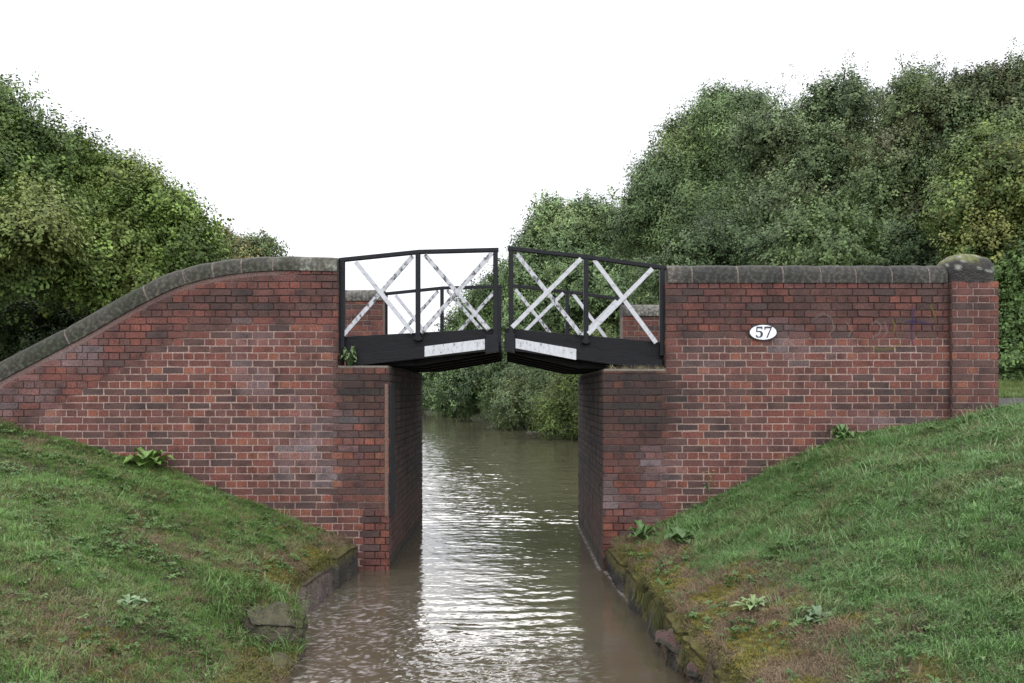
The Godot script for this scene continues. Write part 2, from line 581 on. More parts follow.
func cover_at(x: float, z: float) -> Array:            # [grass 0..1, moss 0..1, bare 0..1]
	var off := (edge_left(z) - x) if x < 0 else (x - edge_right(z))
	var n := noise_a.get_noise_2d(x * 60.0 + 500.0, z * 60.0)
	var f := noise_b.get_noise_2d(x * 110.0, z * 110.0 + 300.0)
	var bare := 0.0
	if x < 0:
		bare = smoothstep(0.75, 0.1, off + 0.45 * n) * (1.0 if z < -6.4 else 0.5)
		bare = maxf(bare, 0.8 * blob(x, z, -2.35, -4.5, 0.5, 0.35))
		bare = maxf(bare, 0.7 * blob(x, z, -2.6, -6.6, 0.35, 0.3))
	else:
		var w := lerp_table([[-8.85, 0.5], [-6.5, 0.5], [-5.6, 0.8], [-4.2, 0.68], [0.0, 0.6]], z)
		bare = smoothstep(w + 0.15, w - 0.25, off + 0.4 * n)
	var patchy := smoothstep(0.12, 0.42, n * 0.6 + f * 0.7)
	bare = clampf(maxf(bare, patchy * (0.4 if x < 0 else 0.25)), 0.0, 1.0)
	var moss := clampf(smoothstep(0.0, 0.3, f - n * 0.5 + 0.16), 0.0, 1.0) * bare
	return [clampf(1.0 - bare, 0, 1), moss, bare]


func make_ground() -> void:
	var xs := []; var zs := []
	var x := -300.0
	while x < 300.0:
		xs.append(x)
		x += 60.0 if absf(x) > 60.0 else 6.0 if absf(x + 3) > 16.0 else 0.5 if absf(x) > 6.5 else 0.06
	xs.append(300.0)
	var z := -400.0
	while z < 6.0:
		zs.append(z)
		z += 40.0 if z < -110.0 else 2.0 if z < -14.0 else 0.3 if z < -12.5 else 0.1 if z < -2.0 else 0.5
	zs.append(6.0)
	var v := PackedVector3Array(); var c := PackedColorArray(); var id := PackedInt32Array()
	for j in zs.size():
		for i in xs.size():
			var p := Vector3(xs[i], height_at(xs[i], zs[j]), zs[j])
			v.append(p)
			var k := cover_at(p.x, p.z)
			var col := Color(0.05, 0.042, 0.02)
			col = col.lerp(Color(0.15, 0.105, 0.062), k[2] * 0.9)
			col = col.lerp(Color(0.15, 0.13, 0.025), k[1] * 0.9)
			if p.z < FRONT: col = Color(0.06, 0.07, 0.03)
			c.append(col)
	var w: int = xs.size()
	for j in zs.size() - 1:
		for i in w - 1:
			var a := j * w + i
			id.append_array([a, a + 1, a + w + 1, a, a + w + 1, a + w])
	var nrm := PackedVector3Array()
	nrm.resize(v.size())
	for j in zs.size():
		for i in w:
			var i0 := maxi(i - 1, 0); var i1 := mini(i + 1, w - 1); var j0 := maxi(j - 1, 0); var j1 := mini(j + 1, zs.size() - 1)
			var t := v[j * w + i1] - v[j * w + i0]; var s := v[j1 * w + i] - v[j0 * w + i]
			nrm[j * w + i] = s.cross(t).normalized()
	var arr := []
	arr.resize(Mesh.ARRAY_MAX)
	arr[Mesh.ARRAY_VERTEX] = v; arr[Mesh.ARRAY_NORMAL] = nrm; arr[Mesh.ARRAY_COLOR] = c; arr[Mesh.ARRAY_INDEX] = id
	var mesh := ArrayMesh.new()
	mesh.add_surface_from_arrays(Mesh.PRIMITIVE_TRIANGLES, arr)
	var o := put("ground", mesh, M.ground)
	tag(o, "grassy canal banks rising to the bridge on both sides", "", "", "structure")
	# the grey gravel track that comes up to the bridge behind the right pier
	var st := begin()
	st.set_smooth_group(0)
	for i in 40:
		for k in 12:
			var q := []
			for e in [[0, 0], [0, 1], [1, 1], [1, 0]]:
				var t: float = (i + e[0]) / 40.0
				var u: float = (k + e[1]) / 12.0
				var px := lerpf(5.07, 12.0, t); var pz := lerpf(-8.75, -11.6, u) + 0.2 * sin(t * 5.0) + 0.12 * noise_a.get_noise_2d(t * 300.0, u * 20.0)
				q.append(Vector3(px, height_at(px, pz) + 0.012 + 0.012 * noise_b.get_noise_2d(px * 300.0, pz * 300.0), pz))
			for m in [0, 1, 2, 0, 2, 3]:
				st.set_color(Color(0.10, 0.092, 0.082) * (0.8 + 0.5 * noise_b.get_noise_2d(q[m].x * 200.0, q[m].z * 200.0)))
				st.add_vertex(q[m])
	tag(put("path", done(st), M.ground), "grey gravel track leading up to the bridge behind the right pier", "", "", "structure")


# ---------------------------------------------------------------- water
func wave(x: float, z: float) -> float:
	# wash of a boat that has just come through: lumpy close by, long ripples under the bridge, quiet far off
	var near := smoothstep(-8.2, -5.5, z)
	var lumps := smoothstep(0.6, -0.9, x) * near
	var calm := smoothstep(0.15, 0.75, x) * smoothstep(-9.5, -8.0, z)
	var far := smoothstep(-26.0, -48.0, z)
	var bend := 0.35 * noise_c.get_noise_2d(x * 25.0, z * 12.0)
	var h := 0.0
	var quiet := 1.0 - 0.8 * calm
	h += 0.012 * noise_a.get_noise_2d(x * 52.0 + 70.0 * bend + 12.0 * z, z * 78.0 + 30.0 * bend) * (1.0 - 0.6 * calm)
	h += 0.0065 * noise_b.get_noise_2d(x * 135.0 + 90.0 * bend - 25.0 * z, z * 200.0 + 60.0 * bend) * quiet
	h += 0.0026 * noise_c.get_noise_2d(x * 260.0, z * 430.0) * quiet
	h += 0.0016 * noise_a.get_noise_2d(x * 620.0, z * 860.0) * quiet * smoothstep(-16.0, -10.0, z)
	h += lumps * (0.007 * noise_b.get_noise_2d(x * 190.0, z * 200.0 + 77.0) + 0.005 * noise_a.get_noise_2d(x * 420.0, z * 460.0))
	var swirl := sqrt(pow((x + 0.35) * 0.8, 2.0) + pow((z + 9.6) * 1.0, 2.0))
	h += 0.004 * sin(swirl * 26.0 + 4.0 * bend) * exp(-pow((swirl - 2.6) / 0.9, 2.0)) * (1.0 - calm)
	return h * lerpf(lerpf(0.46, 0.85, smoothstep(-6.8, -5.6, z) + smoothstep(-11.0, -13.0, z)), 0.25, far)


func foam_at(x: float, z: float) -> float:
	if z < -12.6: return 0.0
	var b := noise_c.get_noise_2d(x * 420.0, z * 520.0)
	var r := edge_right(z)
	var f := exp(-pow((x - r + 0.03 + 0.01 * b) / 0.016, 2.0)) * smoothstep(-12.4, -11.8, z) * smoothstep(-7.2, -8.2, z) * clampf(0.75 + 1.2 * b, 0, 1)
	if z < -8.9: return f
	var left := smoothstep(0.3, -1.3, x) * smoothstep(-8.6, -7.0, z)
	var front := smoothstep(-6.7, -5.6, z) * smoothstep(0.8, 0.2, x) * 0.8
	var wx := x + 0.25 * noise_a.get_noise_2d(x * 60.0, z * 60.0)
	var wz := z + 0.2 * noise_a.get_noise_2d(x * 60.0 + 700.0, z * 60.0)
	var a := absf(noise_b.get_noise_2d(wx * 290.0, wz * 400.0))
	var c := noise_a.get_noise_2d(wx * 1000.0, wz * 1200.0)
	var line := exp(-pow((z + 6.35 + 0.5 * pow(x + 0.1, 2.0) - 0.1 * b) / 0.04, 2.0)) * smoothstep(0.55, 0.1, absf(x + 0.15)) * clampf(0.6 + 1.5 * c, 0, 1)
	var veil := clampf(0.62 - a * 4.2 + b * 0.9 + c * 1.0, 0.0, 1.0)
	return clampf(maxf(maxf(maxf(left, front) * veil * 0.8, line * 0.8), f), 0.0, 1.0)


func make_water() -> void:
	var zs := []
	var z := 3.0
	while z > -160.0:
		zs.append(z)
		z -= 0.25 if z > -4.0 else 0.014 if z > -9.6 else 0.02 if z > -13.0 else 0.04 if z > -20.0 else 0.09 if z > -34.0 else 0.3 if z > -60.0 else 2.0
	var n := 200
	var v := PackedVector3Array(); var c := PackedColorArray(); var nrm := PackedVector3Array(); var id := PackedInt32Array()
	for j in zs.size():
		var zz: float = zs[j]
		var l := edge_left(zz) - 0.4; var r := edge_right(zz) + 0.4
		for i in n + 1:
			var x := lerpf(l, r, float(i) / n)
			v.append(Vector3(x, wave(x, zz), zz))
			var e := 0.006 if zz > -20.0 else 0.03
			nrm.append(Vector3(wave(x - e, zz) - wave(x + e, zz), 2.0 * e, wave(x, zz - e) - wave(x, zz + e)).normalized())
			var f := foam_at(x, zz)
			var silt := 0.5 + 0.5 * noise_a.get_noise_2d(x * 25.0, zz * 25.0)
			c.append(Color(0.068, 0.057, 0.038).lerp(Color(0.088, 0.075, 0.052), silt).lerp(Color(0.38, 0.345, 0.335), f))
	for j in zs.size() - 1:
		for i in n:
			var a := j * (n + 1) + i
			id.append_array([a, a + n + 1, a + n + 2, a, a + n + 2, a + 1])
	var arr := []
	arr.resize(Mesh.ARRAY_MAX)
	arr[Mesh.ARRAY_VERTEX] = v; arr[Mesh.ARRAY_NORMAL] = nrm; arr[Mesh.ARRAY_COLOR] = c; arr[Mesh.ARRAY_INDEX] = id
	var mesh := ArrayMesh.new()
	mesh.add_surface_from_arrays(Mesh.PRIMITIVE_TRIANGLES, arr)
	tag(put("water", mesh, M.water), "brown rippled canal water running under the bridge", "", "", "structure")


# ---------------------------------------------------------------- the brick walls
var left_base := func(x: float) -> float:              # the line under the left coping
	var px := 512.0 + x * FOCAL / 8.85
	var t := [[-90.0, 431.0], [0.0, 381.0], [44.0, 358.0], [88.0, 335.0], [120.0, 316.0], [155.0, 297.0], [172.0, 289.0], [190.0, 282.5], [214.0, 277.0], [243.0, 272.5], [273.0, 270.5], [300.0, 270.5], [340.0, 271.5]]
	var s := 0.0
	for k in 5: s += lerp_table(t, px + (k - 2) * 7.0) / 5.0
	return EYE + (393.0 - s) * 8.85 / FOCAL


func make_walls() -> void:
	var left_x := W(337.5, 0).x; var right_x := W(666, 0).x
	var jamb_l := W(389, 0).x; var jamb_r := W(603, 0).x
	var ledge_l := 2.12; var ledge_r := 2.085
	# ---- left
	var wl := thing("brick_wall", "long red brick bridge wall with a curved coping sweeping down over the grass bank", "wall", Vector3.ZERO)
	var foot := func(x: float) -> float: return lerp_table(LEFT_BANK, x) if x < -1.66 else -0.12
	var fillet := func(x: float) -> float: return left_base.call(x) - lerp_table([[-4.2, 0.06], [-2.4, 0.045], [-2.3, 0.0]], x)
	var body := PackedVector2Array()
	body.append(Vector2(-6.2, -0.2)); body.append(Vector2(jamb_l, -0.2)); body.append(Vector2(jamb_l, ledge_l - 0.01)); body.append(Vector2(left_x, ledge_l - 0.01))
	for i in 41:
		var x := lerpf(left_x, -6.2, i / 40.0)
		body.append(Vector2(x, fillet.call(x)))
	core(wl, -6.2, left_x, -0.3, left_base, FRONT, -9.22, -1, left_base)
	core(wl, left_x + 0.001, jamb_l - 0.01, -0.3, func(_x): return ledge_l - 0.012, FRONT, BACK + 0.02, -1, func(_x): return 9.0)
	lay_bricks(wl, body, FRONT, -1, left_base, foot, left_x)
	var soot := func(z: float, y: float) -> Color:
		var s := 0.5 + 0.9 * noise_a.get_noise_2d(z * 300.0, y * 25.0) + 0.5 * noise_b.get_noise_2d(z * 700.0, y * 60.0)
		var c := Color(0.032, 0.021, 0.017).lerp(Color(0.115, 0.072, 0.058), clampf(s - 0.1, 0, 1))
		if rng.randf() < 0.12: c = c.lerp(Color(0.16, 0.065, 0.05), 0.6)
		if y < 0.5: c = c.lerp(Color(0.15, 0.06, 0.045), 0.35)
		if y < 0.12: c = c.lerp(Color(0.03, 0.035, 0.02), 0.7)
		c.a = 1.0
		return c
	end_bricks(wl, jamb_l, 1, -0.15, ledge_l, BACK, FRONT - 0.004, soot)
	end_bricks(wl, left_x, 1, ledge_l, 2.98, -9.2, FRONT - 0.004, func(_z, _y): return brick_color([0, 2, 3, 5, 7][rng.randi() % 5], 0.2, 0.0))
	colored_slab(wl, "ledge", Vector3(left_x - 0.0, ledge_l - 0.012, BACK), Vector3(jamb_l - 0.012, ledge_l + 0.014, FRONT - 0.008), M.mortar, Color(0.2, 0.165, 0.14))
	colored_slab(wl, "corner_fillet", Vector3(jamb_l - 0.05, 0.56, FRONT - 0.04), Vector3(jamb_l - 0.004, 1.95, FRONT + 0.006), M.mortar, Color(0.18, 0.105, 0.072), 0.012)
	slab(wl, "rubbing_iron", Vector3(jamb_l - 0.004, 0.55, FRONT - 0.32), Vector3(jamb_l + 0.018, 1.95, FRONT - 0.02), M.iron, 0.008)
	coping_run(wl, left_base, func(x): return lerp_table([[-5.3, 0.215], [-3.6, 0.205], [-2.6, 0.175], [-1.8, 0.165]], x),
		[W(-75, 0).x, W(-6, 0).x, W(70, 0).x, W(149, 0).x, W(186, 0).x, W(214, 0).x, W(242, 0).x, W(273, 0).x, W(338, 0).x], -9.035, 0.2,
		func(x, y):
			var n := 0.5 + noise_a.get_noise_2d(x * 60.0, y * 60.0)
			var c := Color(0.085, 0.078, 0.058).lerp(Color(0.045, 0.050, 0.028), clampf(n, 0, 1))
			c = c.lerp(Color(0.24, 0.24, 0.19), smoothstep(-2.9, -1.8, x) * clampf(0.25 + 2.4 * noise_b.get_noise_2d(x * 160.0, y * 160.0), 0, 1))
			return c)
	# ---- right
	var wr := thing("brick_wall", "red brick bridge wall with a level dark coping, oval number plate and end pier", "wall", Vector3.ZERO)
	var rfoot := func(x: float) -> float: return lerp_table(RIGHT_BANK, x) if x > 1.0 else -0.12
	var pier_x := W(949, 0).x; var pier_end := W(995.5, 0).x
	var rtop := W(0, 283).y
	var flat := func(_x): return rtop
	var rbody := PackedVector2Array([Vector2(jamb_r, -0.2), Vector2(pier_x, -0.2), Vector2(pier_x, rtop), Vector2(right_x, rtop), Vector2(right_x, ledge_r - 0.01), Vector2(jamb_r, ledge_r - 0.01)])
	core(wr, right_x, pier_end - 0.02, -0.3, flat, FRONT, -9.22, 1, flat)
	core(wr, jamb_r + 0.01, right_x - 0.001, -0.3, func(_x): return ledge_r - 0.012, FRONT, BACK + 0.02, 1, func(_x): return 9.0)
	lay_bricks(wr, rbody, FRONT, 1, flat, rfoot, jamb_r - 0.06)
	# the end pier stands 6 cm proud
	var pb := PackedVector2Array([Vector2(pier_x, 1.4), Vector2(pier_end, 1.4), Vector2(pier_end, rtop + 0.01), Vector2(pier_x, rtop + 0.01)])
	var pier := Node3D.new()
	pier.name = "pier"
	wr.add_child(pier)
	lay_bricks(pier, pb, FRONT + 0.06, 1, func(_x): return 9.0, func(_x): return 1.5, pier_x)
	colored_slab(pier, "mortar", Vector3(pier_x + 0.008, 1.3, -9.28), Vector3(pier_end - 0.008, rtop + 0.005, FRONT + 0.054), M.mortar, Color(0.26, 0.18, 0.15), 0.002)
	end_bricks(pier, pier_x, -1, 1.45, rtop, FRONT, FRONT + 0.055, func(_z, _y): return Color(0.12, 0.06, 0.05))
	end_bricks(pier, pier_end, 1, 1.45, rtop, -9.28, FRONT + 0.055, func(_z, _y): return brick_color(rng.randi() % 9, 0.2, 0.0))
	cap_stone(pier, Vector3((pier_x + pier_end) * 0.5, rtop, (FRONT + 0.06 - 9.28) * 0.5), Vector3(0.25, 0.315, 0.25))
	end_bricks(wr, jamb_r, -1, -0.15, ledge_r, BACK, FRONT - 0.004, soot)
	end_bricks(wr, right_x, -1, ledge_r, rtop, -9.2, FRONT - 0.004, func(_z, _y): return brick_color([0, 2, 3, 5, 7][rng.randi() % 5], 0.25, 0.0))
	colored_slab(wr, "ledge", Vector3(jamb_r + 0.012, ledge_r - 0.012, BACK), Vector3(right_x, ledge_r + 0.016, FRONT - 0.006), M.mortar, Color(0.19, 0.165, 0.13))
	coping_run(wr, flat, func(_x): return 0.205, [W(667, 0).x, W(692, 0).x, W(738, 0).x, W(783, 0).x, W(821, 0).x, W(856, 0).x, W(892, 0).x, W(929.5, 0).x, W(948, 0).x], -9.035, 0.2,
		func(x, y):
			var n := 0.5 + noise_a.get_noise_2d(x * 60.0, y * 60.0 + 90.0)
			return Color(0.078, 0.072, 0.060).lerp(Color(0.045, 0.045, 0.036), clampf(n, 0, 1)).lerp(Color(0.18, 0.155, 0.13), smoothstep(1.9, 1.62, x) * 0.7))
	# ---- the far parapets, seen between the railings
	var far_l := thing("brick_wall", "far parapet end glimpsed behind the left railing, with pale rounded coping", "wall", Vector3.ZERO)
	far_parapet(far_l, -6.0, -1.79, 3.13, -1)
	var far_r := thing("brick_wall", "low far parapet end glimpsed behind the right railing, with grey rounded coping", "wall", Vector3.ZERO)
	far_parapet(far_r, 1.54, 5.0, 2.92, 1)
	number_plate()
	# faint old spray paint on the right wall
	var yellow := spray_paint(Color(0.42, 0.38, 0.08, 0.32)); var pale := spray_paint(Color(0.5, 0.47, 0.46, 0.2)); var blue := spray_paint(Color(0.16, 0.13, 0.34, 0.3))
	for g in [[yellow, [[892, 320], [895, 326], [893, 333]]], [yellow, [[930, 305], [933, 311], [935, 318]]], [blue, [[912, 306], [912.5, 320], [911, 336], [913, 345]]], [blue, [[905, 322], [916, 321], [930, 324]]],
			[pale, [[871, 325], [876, 321], [881, 326], [879, 334], [872, 337]]], [pale, [[884, 322], [887, 330], [884, 337]]], [yellow, [[870, 347], [880, 350], [893, 348], [902, 343]]],
			[pale, [[815, 318], [823, 313], [831, 318], [834, 328], [828, 336]]], [pale, [[846, 322], [852, 330], [848, 337]]]]:
		var gs := begin()
		var q: Array = g[1]
		for i in q.size() - 1:
			var a := W(q[i][0], q[i][1]); var b := W(q[i + 1][0], q[i + 1][1])
			var e := (b - a).normalized().orthogonal() * 0.011
			quad(gs, Vector3(a.x + e.x, a.y + e.y, FRONT + 0.005), Vector3(b.x + e.x, b.y + e.y, FRONT + 0.005), Vector3(b.x - e.x, b.y - e.y, FRONT + 0.005), Vector3(a.x - e.x, a.y - e.y, FRONT + 0.005))
		put("graffiti", done(gs), g[0], wr)


func spray_paint(c: Color) -> StandardMaterial3D:
	var m := surface(c, 0.9)
	m.transparency = BaseMaterial3D.TRANSPARENCY_ALPHA
	return m


func far_parapet(o: Node3D, x0: float, x1: float, top: float, side: int) -> void:
	var z := -11.8
	var seen0 := x1 - 0.62 if side < 0 else x0
	var seen1 := x1 if side < 0 else x0 + 0.62
	var lvl := func(x): return top if absf(x) < 2.6 else top - smoothstep(2.6, 6.0, absf(x)) * (1.2 if side < 0 else 0.0)
	colored_slab(o, "mortar", Vector3(seen0, 1.7, BACK + 0.01), Vector3(seen1, top, z - 0.006), M.mortar, Color(0.2, 0.15, 0.125), 0.001)
	lay_bricks(o, box_poly(seen0, 2.05, seen1, top - 0.005), z, side, func(_x): return 9.0, func(_x): return 2.0, seen1 if side < 0 else seen0)
	var st := begin()
	st.set_color(Color(0.2, 0.1, 0.08))
	var a := x0 if side < 0 else seen1 + 0.001
	var b := seen0 - 0.001 if side < 0 else x1
	for k in 12:
		var p := lerpf(a, b, k / 12.0); var q := lerpf(a, b, (k + 1) / 12.0)
		prism(st, PackedVector2Array([Vector2(p, 0.2), Vector2(q, 0.2), Vector2(q, lvl.call(q)), Vector2(p, lvl.call(p))]), z, BACK, 0.0)
	put("rough_wall", done(st), M.mortar, o)
	var js := [x0, -4.6, -3.6, -2.62, -2.26, x1 + 0.01] if side < 0 else [x0 - 0.01, 2.1, 2.62, 3.4, 4.2, x1]
	coping_run(o, lvl, func(_x): return 0.17, js, -11.975, 0.2, func(x, y): return Color(0.17, 0.16, 0.135) * (0.8 + noise_b.get_noise_2d(x * 90.0, y * 90.0)))


func cap_stone(parent: Node3D, at: Vector3, r: Vector3) -> void:
	# a weathered, mossy dome of stone with straight lower sides
	var st := begin()
	st.set_smooth_group(0)
	var nu := 40; var nv := 16
	var pt := func(i: int, j: int) -> Vector3:
		var a := TAU * i / nu; var t := float(j) / nv
		var sq := pow(pow(absf(cos(a)), 4.0) + pow(absf(sin(a)), 4.0), -0.25)      # squarish plan
		var side := 1.0 if t < 0.35 else cos((t - 0.35) / 0.65 * PI * 0.5)
		side = pow(side, 0.75)
		var y := t / 0.35 * 0.42 if t < 0.35 else 0.42 + 0.58 * sin((t - 0.35) / 0.65 * PI * 0.5)
		var p := Vector3(cos(a) * sq * side * r.x, y * r.y, sin(a) * sq * side * r.z)
		var w := 1.0 + 0.05 * noise_a.get_noise_3d(p.x * 220.0, p.y * 220.0, p.z * 220.0) + 0.03 * noise_b.get_noise_3d(p.x * 600.0, p.y * 600.0, p.z * 600.0)
		return at + p * w
	for i in nu:
		for j in nv:
			var q := [pt.call(i, j), pt.call(i + 1, j), pt.call(i + 1, j + 1), pt.call(i, j + 1)]
			for k in [0, 2, 1, 0, 3, 2]:
				var v: Vector3 = q[k]
				var n := noise_b.get_noise_3d(v.x * 200.0, v.y * 200.0, v.z * 200.0)
				var m := noise_a.get_noise_3d(v.x * 500.0, v.y * 500.0, v.z * 500.0)
				var c := Color(0.036, 0.032, 0.028)
				var up := smoothstep(0.5, 0.95, (v.y - at.y) / r.y)
				c = c.lerp(Color(0.2, 0.21, 0.07), clampf(up * (0.6 + n * 2.5), 0, 0.85))
				if m > 0.24 and v.y - at.y > 0.1: c = Color(0.34, 0.35, 0.3)
				st.set_color(c)
				st.add_vertex(v)
	put("pier_cap", done(st), M.coping_plain if M.has("coping_plain") else M.stone, parent)


func number_plate() -> void:
	var c := W(762.5, 332.5)
	var o := thing("number_plate", "white oval bridge number plate reading 57 on the brick wall", "sign", Vector3(c.x, c.y, FRONT + 0.004))
	for k in [["plate_rim", 0.148, 0.085, 0.0, 0.018, M.digits], ["plate", 0.138, 0.076, 0.001, 0.024, M.plate]]:
		var st := begin()
		var pts := PackedVector2Array()
		for i in 48: pts.append(Vector2(cos(TAU * i / 48.0) * k[1], sin(TAU * i / 48.0) * k[2]))
		prism(st, pts, k[4], k[3], 0.003)
		put(k[0], done(st), k[5], o)
	var t := TextMesh.new()
	t.text = "57"
	var f := SystemFont.new()
	f.font_names = PackedStringArray(["Droid Serif"])
	f.font_weight = 700
	t.font = f
	t.font_size = 64
	t.pixel_size = 0.0025
	t.depth = 0.004
	var d := put("digits", t, M.digits, o, Vector3(0.004, 0.0, 0.026))
	d.scale = Vector3(1.0, 1.0, 1.0)


# ---------------------------------------------------------------- the two cantilever leaves
func R(px: float, py: float) -> Vector2:               # on the plane of the near railing
	return Vector2((px - 512.0) * 8.95 / FOCAL, EYE + (393.0 - py) * 8.95 / FOCAL)


func member(o: Node3D, called: String, poly: PackedVector2Array, z: float, thick: float, mat: Material) -> MeshInstance3D:
	var st := begin()
	prism(st, poly, z + thick * 0.5, z - thick * 0.5, 0.004)
	return put(called, done(st), mat, o)


func make_leaf(o: Node3D, d: Dictionary) -> void:
	for z in [-8.95, -12.02]:
		var near: bool = z > -10.0
		var k: Array = d.post
		for i in 3:
			var p: Array = k[i]
			member(o, "post", bar(R(p[0], p[1]), R(p[0], p[2]), 0.05), z, 0.05, M.black)
			if i == 1:
				var st := begin()
				var f := R(p[0], p[2] - 3)
				for s in [-1, 1]:
					prism(st, PackedVector2Array([f + Vector2(0, -0.02), f + Vector2(0.05 * s, -0.02), f + Vector2(0.02 * s, 0.05), f + Vector2(0, 0.07)]), z + 0.02, z - 0.02, 0.003)
				put("post_foot", done(st), M.black, o)
		for i in 2:
			var a := R(d.rail[i][0], d.rail[i][1]); var b := R(d.rail[i + 1][0], d.rail[i + 1][1])
			var e := (b - a).normalized() * 0.012
			member(o, "top_rail", bar(a - e, b + e, 0.042), z + 0.0015 * i, 0.056, M.black)
		for i in 4:
			var p: Array = d.brace[i]
			var a := R(p[0], p[1]); var b := R(p[2], p[3])
			var t := begin()
			var st_z: float = z + (0.024 if i % 2 == 0 else 0.010)
			prism(t, bar(a, b, 0.047), st_z + 0.006, st_z - 0.006, 0.002)
			var m: Material = M.white
			if p[4] > 0: m = M.worn_white
			put("brace", done(t), m, o)
		var kick := PackedVector2Array([R(d.kick[0], d.kick[1]), R(d.kick[2], d.kick[3]), R(d.kick[4], d.kick[5]), R(d.kick[6], d.kick[7])])
		member(o, "kick_board", kick, z - 0.055, 0.05, M.timber)
		var low := PackedVector2Array([R(d.low[0], d.low[1]), R(d.low[2], d.low[3]), R(d.low[4], d.low[5]), R(d.low[6], d.low[7])])
		member(o, "side_beam", low, z - 0.05 + (0.03 if near else -0.03), 0.12, M.timber)
		if near:
			var w: Array = d.panel
			var st := begin()
			prism(st, PackedVector2Array([R(w[0], w[1]), R(w[2], w[3]), R(w[4], w[5]), R(w[6], w[7])]), z + 0.044, z + 0.03, 0.002)
			put("white_panel", done(st), M.panel_white, o)
			member(o, "tip_block", PackedVector2Array([R(d.tip[0], d.tip[1]), R(d.tip[2], d.tip[3]), R(d.tip[4], d.tip[5]), R(d.tip[6], d.tip[7])]), z + 0.02, 0.07, M.black)
	# deck boards across, ribs underneath
	var a: Vector2 = d.deck[0]; var b: Vector2 = d.deck[1]
	var n := 11
	for i in n:
		var p := a.lerp(b, (i + 0.03) / n); var q := a.lerp(b, (i + 0.97) / n)
		var up := (b - a).normalized().orthogonal()
		if up.y < 0: up = -up
		var st := begin()
		prism(st, PackedVector2Array([p, q, q + up * 0.05, p + up * 0.05]), -9.06, -11.98, 0.004)
		put("deck_board", done(st), M.underside, o)
	for z in [-9.16, -9.85, -10.5, -11.15, -11.86]:
		var e := Vector2(0, 0.002)
		var foot: Vector2 = d.rib[0]; var mid: Vector2 = d.rib[1]; var tip: Vector2 = d.rib[2]
		for s in [[foot, mid], [mid, tip]]:
			var top0 := a.lerp(b, (s[0].x - a.x) / (b.x - a.x)); var top1 := a.lerp(b, (s[1].x - a.x) / (b.x - a.x))
			var st := begin()
			prism(st, PackedVector2Array([s[0], s[1], top1 - e, top0 - e]), z + 0.06, z - 0.06, 0.004)
			put("rib", done(st), M.underside, o)
	# the flat iron sheet that closes the underside between the ribs
	var st := begin()
	var lift := Vector2(0, 0.035)
	prism(st, PackedVector2Array([d.rib[1] + lift, d.rib[2] + lift, d.rib[2] + lift * 1.4, d.rib[1] + lift * 1.4]), -9.05, -11.97, 0.002)
	put("soffit", done(st), M.underside, o)


func make_leaves() -> void:
	var l := thing("bridge_leaf", "left half of the black footbridge deck with worn white crossed railings", "footbridge")
	make_leaf(l, {
		post = [[342.5, 259, 350], [418, 252, 341], [495.5, 248.5, 348]],
		rail = [[341, 260], [419, 252], [497.5, 250]],
		brace = [[356, 262, 413, 333, 0], [343.5, 335, 413, 256, 1], [425, 255, 489, 330, 1], [421, 333, 492, 253, 1]],
		kick = [342, 336.5, 498, 328, 498, 339, 342, 357],
		low = [349, 356, 498, 338, 498, 349.5, 349, 367],
		panel = [425, 346.6, 485, 339.2, 485, 349.6, 425, 357],
		tip = [485.5, 336, 499, 334, 499, 352, 485.5, 354],
		deck = [R(343, 352), R(498, 337)], rib = [Vector2(-1.78, 2.137), Vector2(-1.02, 2.142), Vector2(-0.14, 2.292)]})
	var r := thing("bridge_leaf", "right half of the black footbridge deck with cleaner white crossed railings", "footbridge")
	make_leaf(r, {
		post = [[662, 267, 356], [586, 256.5, 344], [511, 247, 346]],
		rail = [[664.5, 268], [586, 257], [509, 248.5]],
		brace = [[652, 269, 588, 334, 0], [594, 260, 656, 343, 0], [581, 259, 512, 327.5, 0], [516.5, 254, 580, 334, 1]],
		kick = [663, 342, 505, 328, 505, 338.5, 663, 361],
		low = [662, 360, 505, 337, 505, 349, 662, 372],
		panel = [576, 349.3, 515.5, 338.8, 515.5, 348.4, 576, 360.2],
		tip = [515, 334, 504.5, 333, 504.5, 351, 515, 353],
		deck = [R(663, 357), R(505, 337)], rib = [Vector2(1.585, 2.104), Vector2(0.72, 2.115), Vector2(-0.06, 2.288)]})


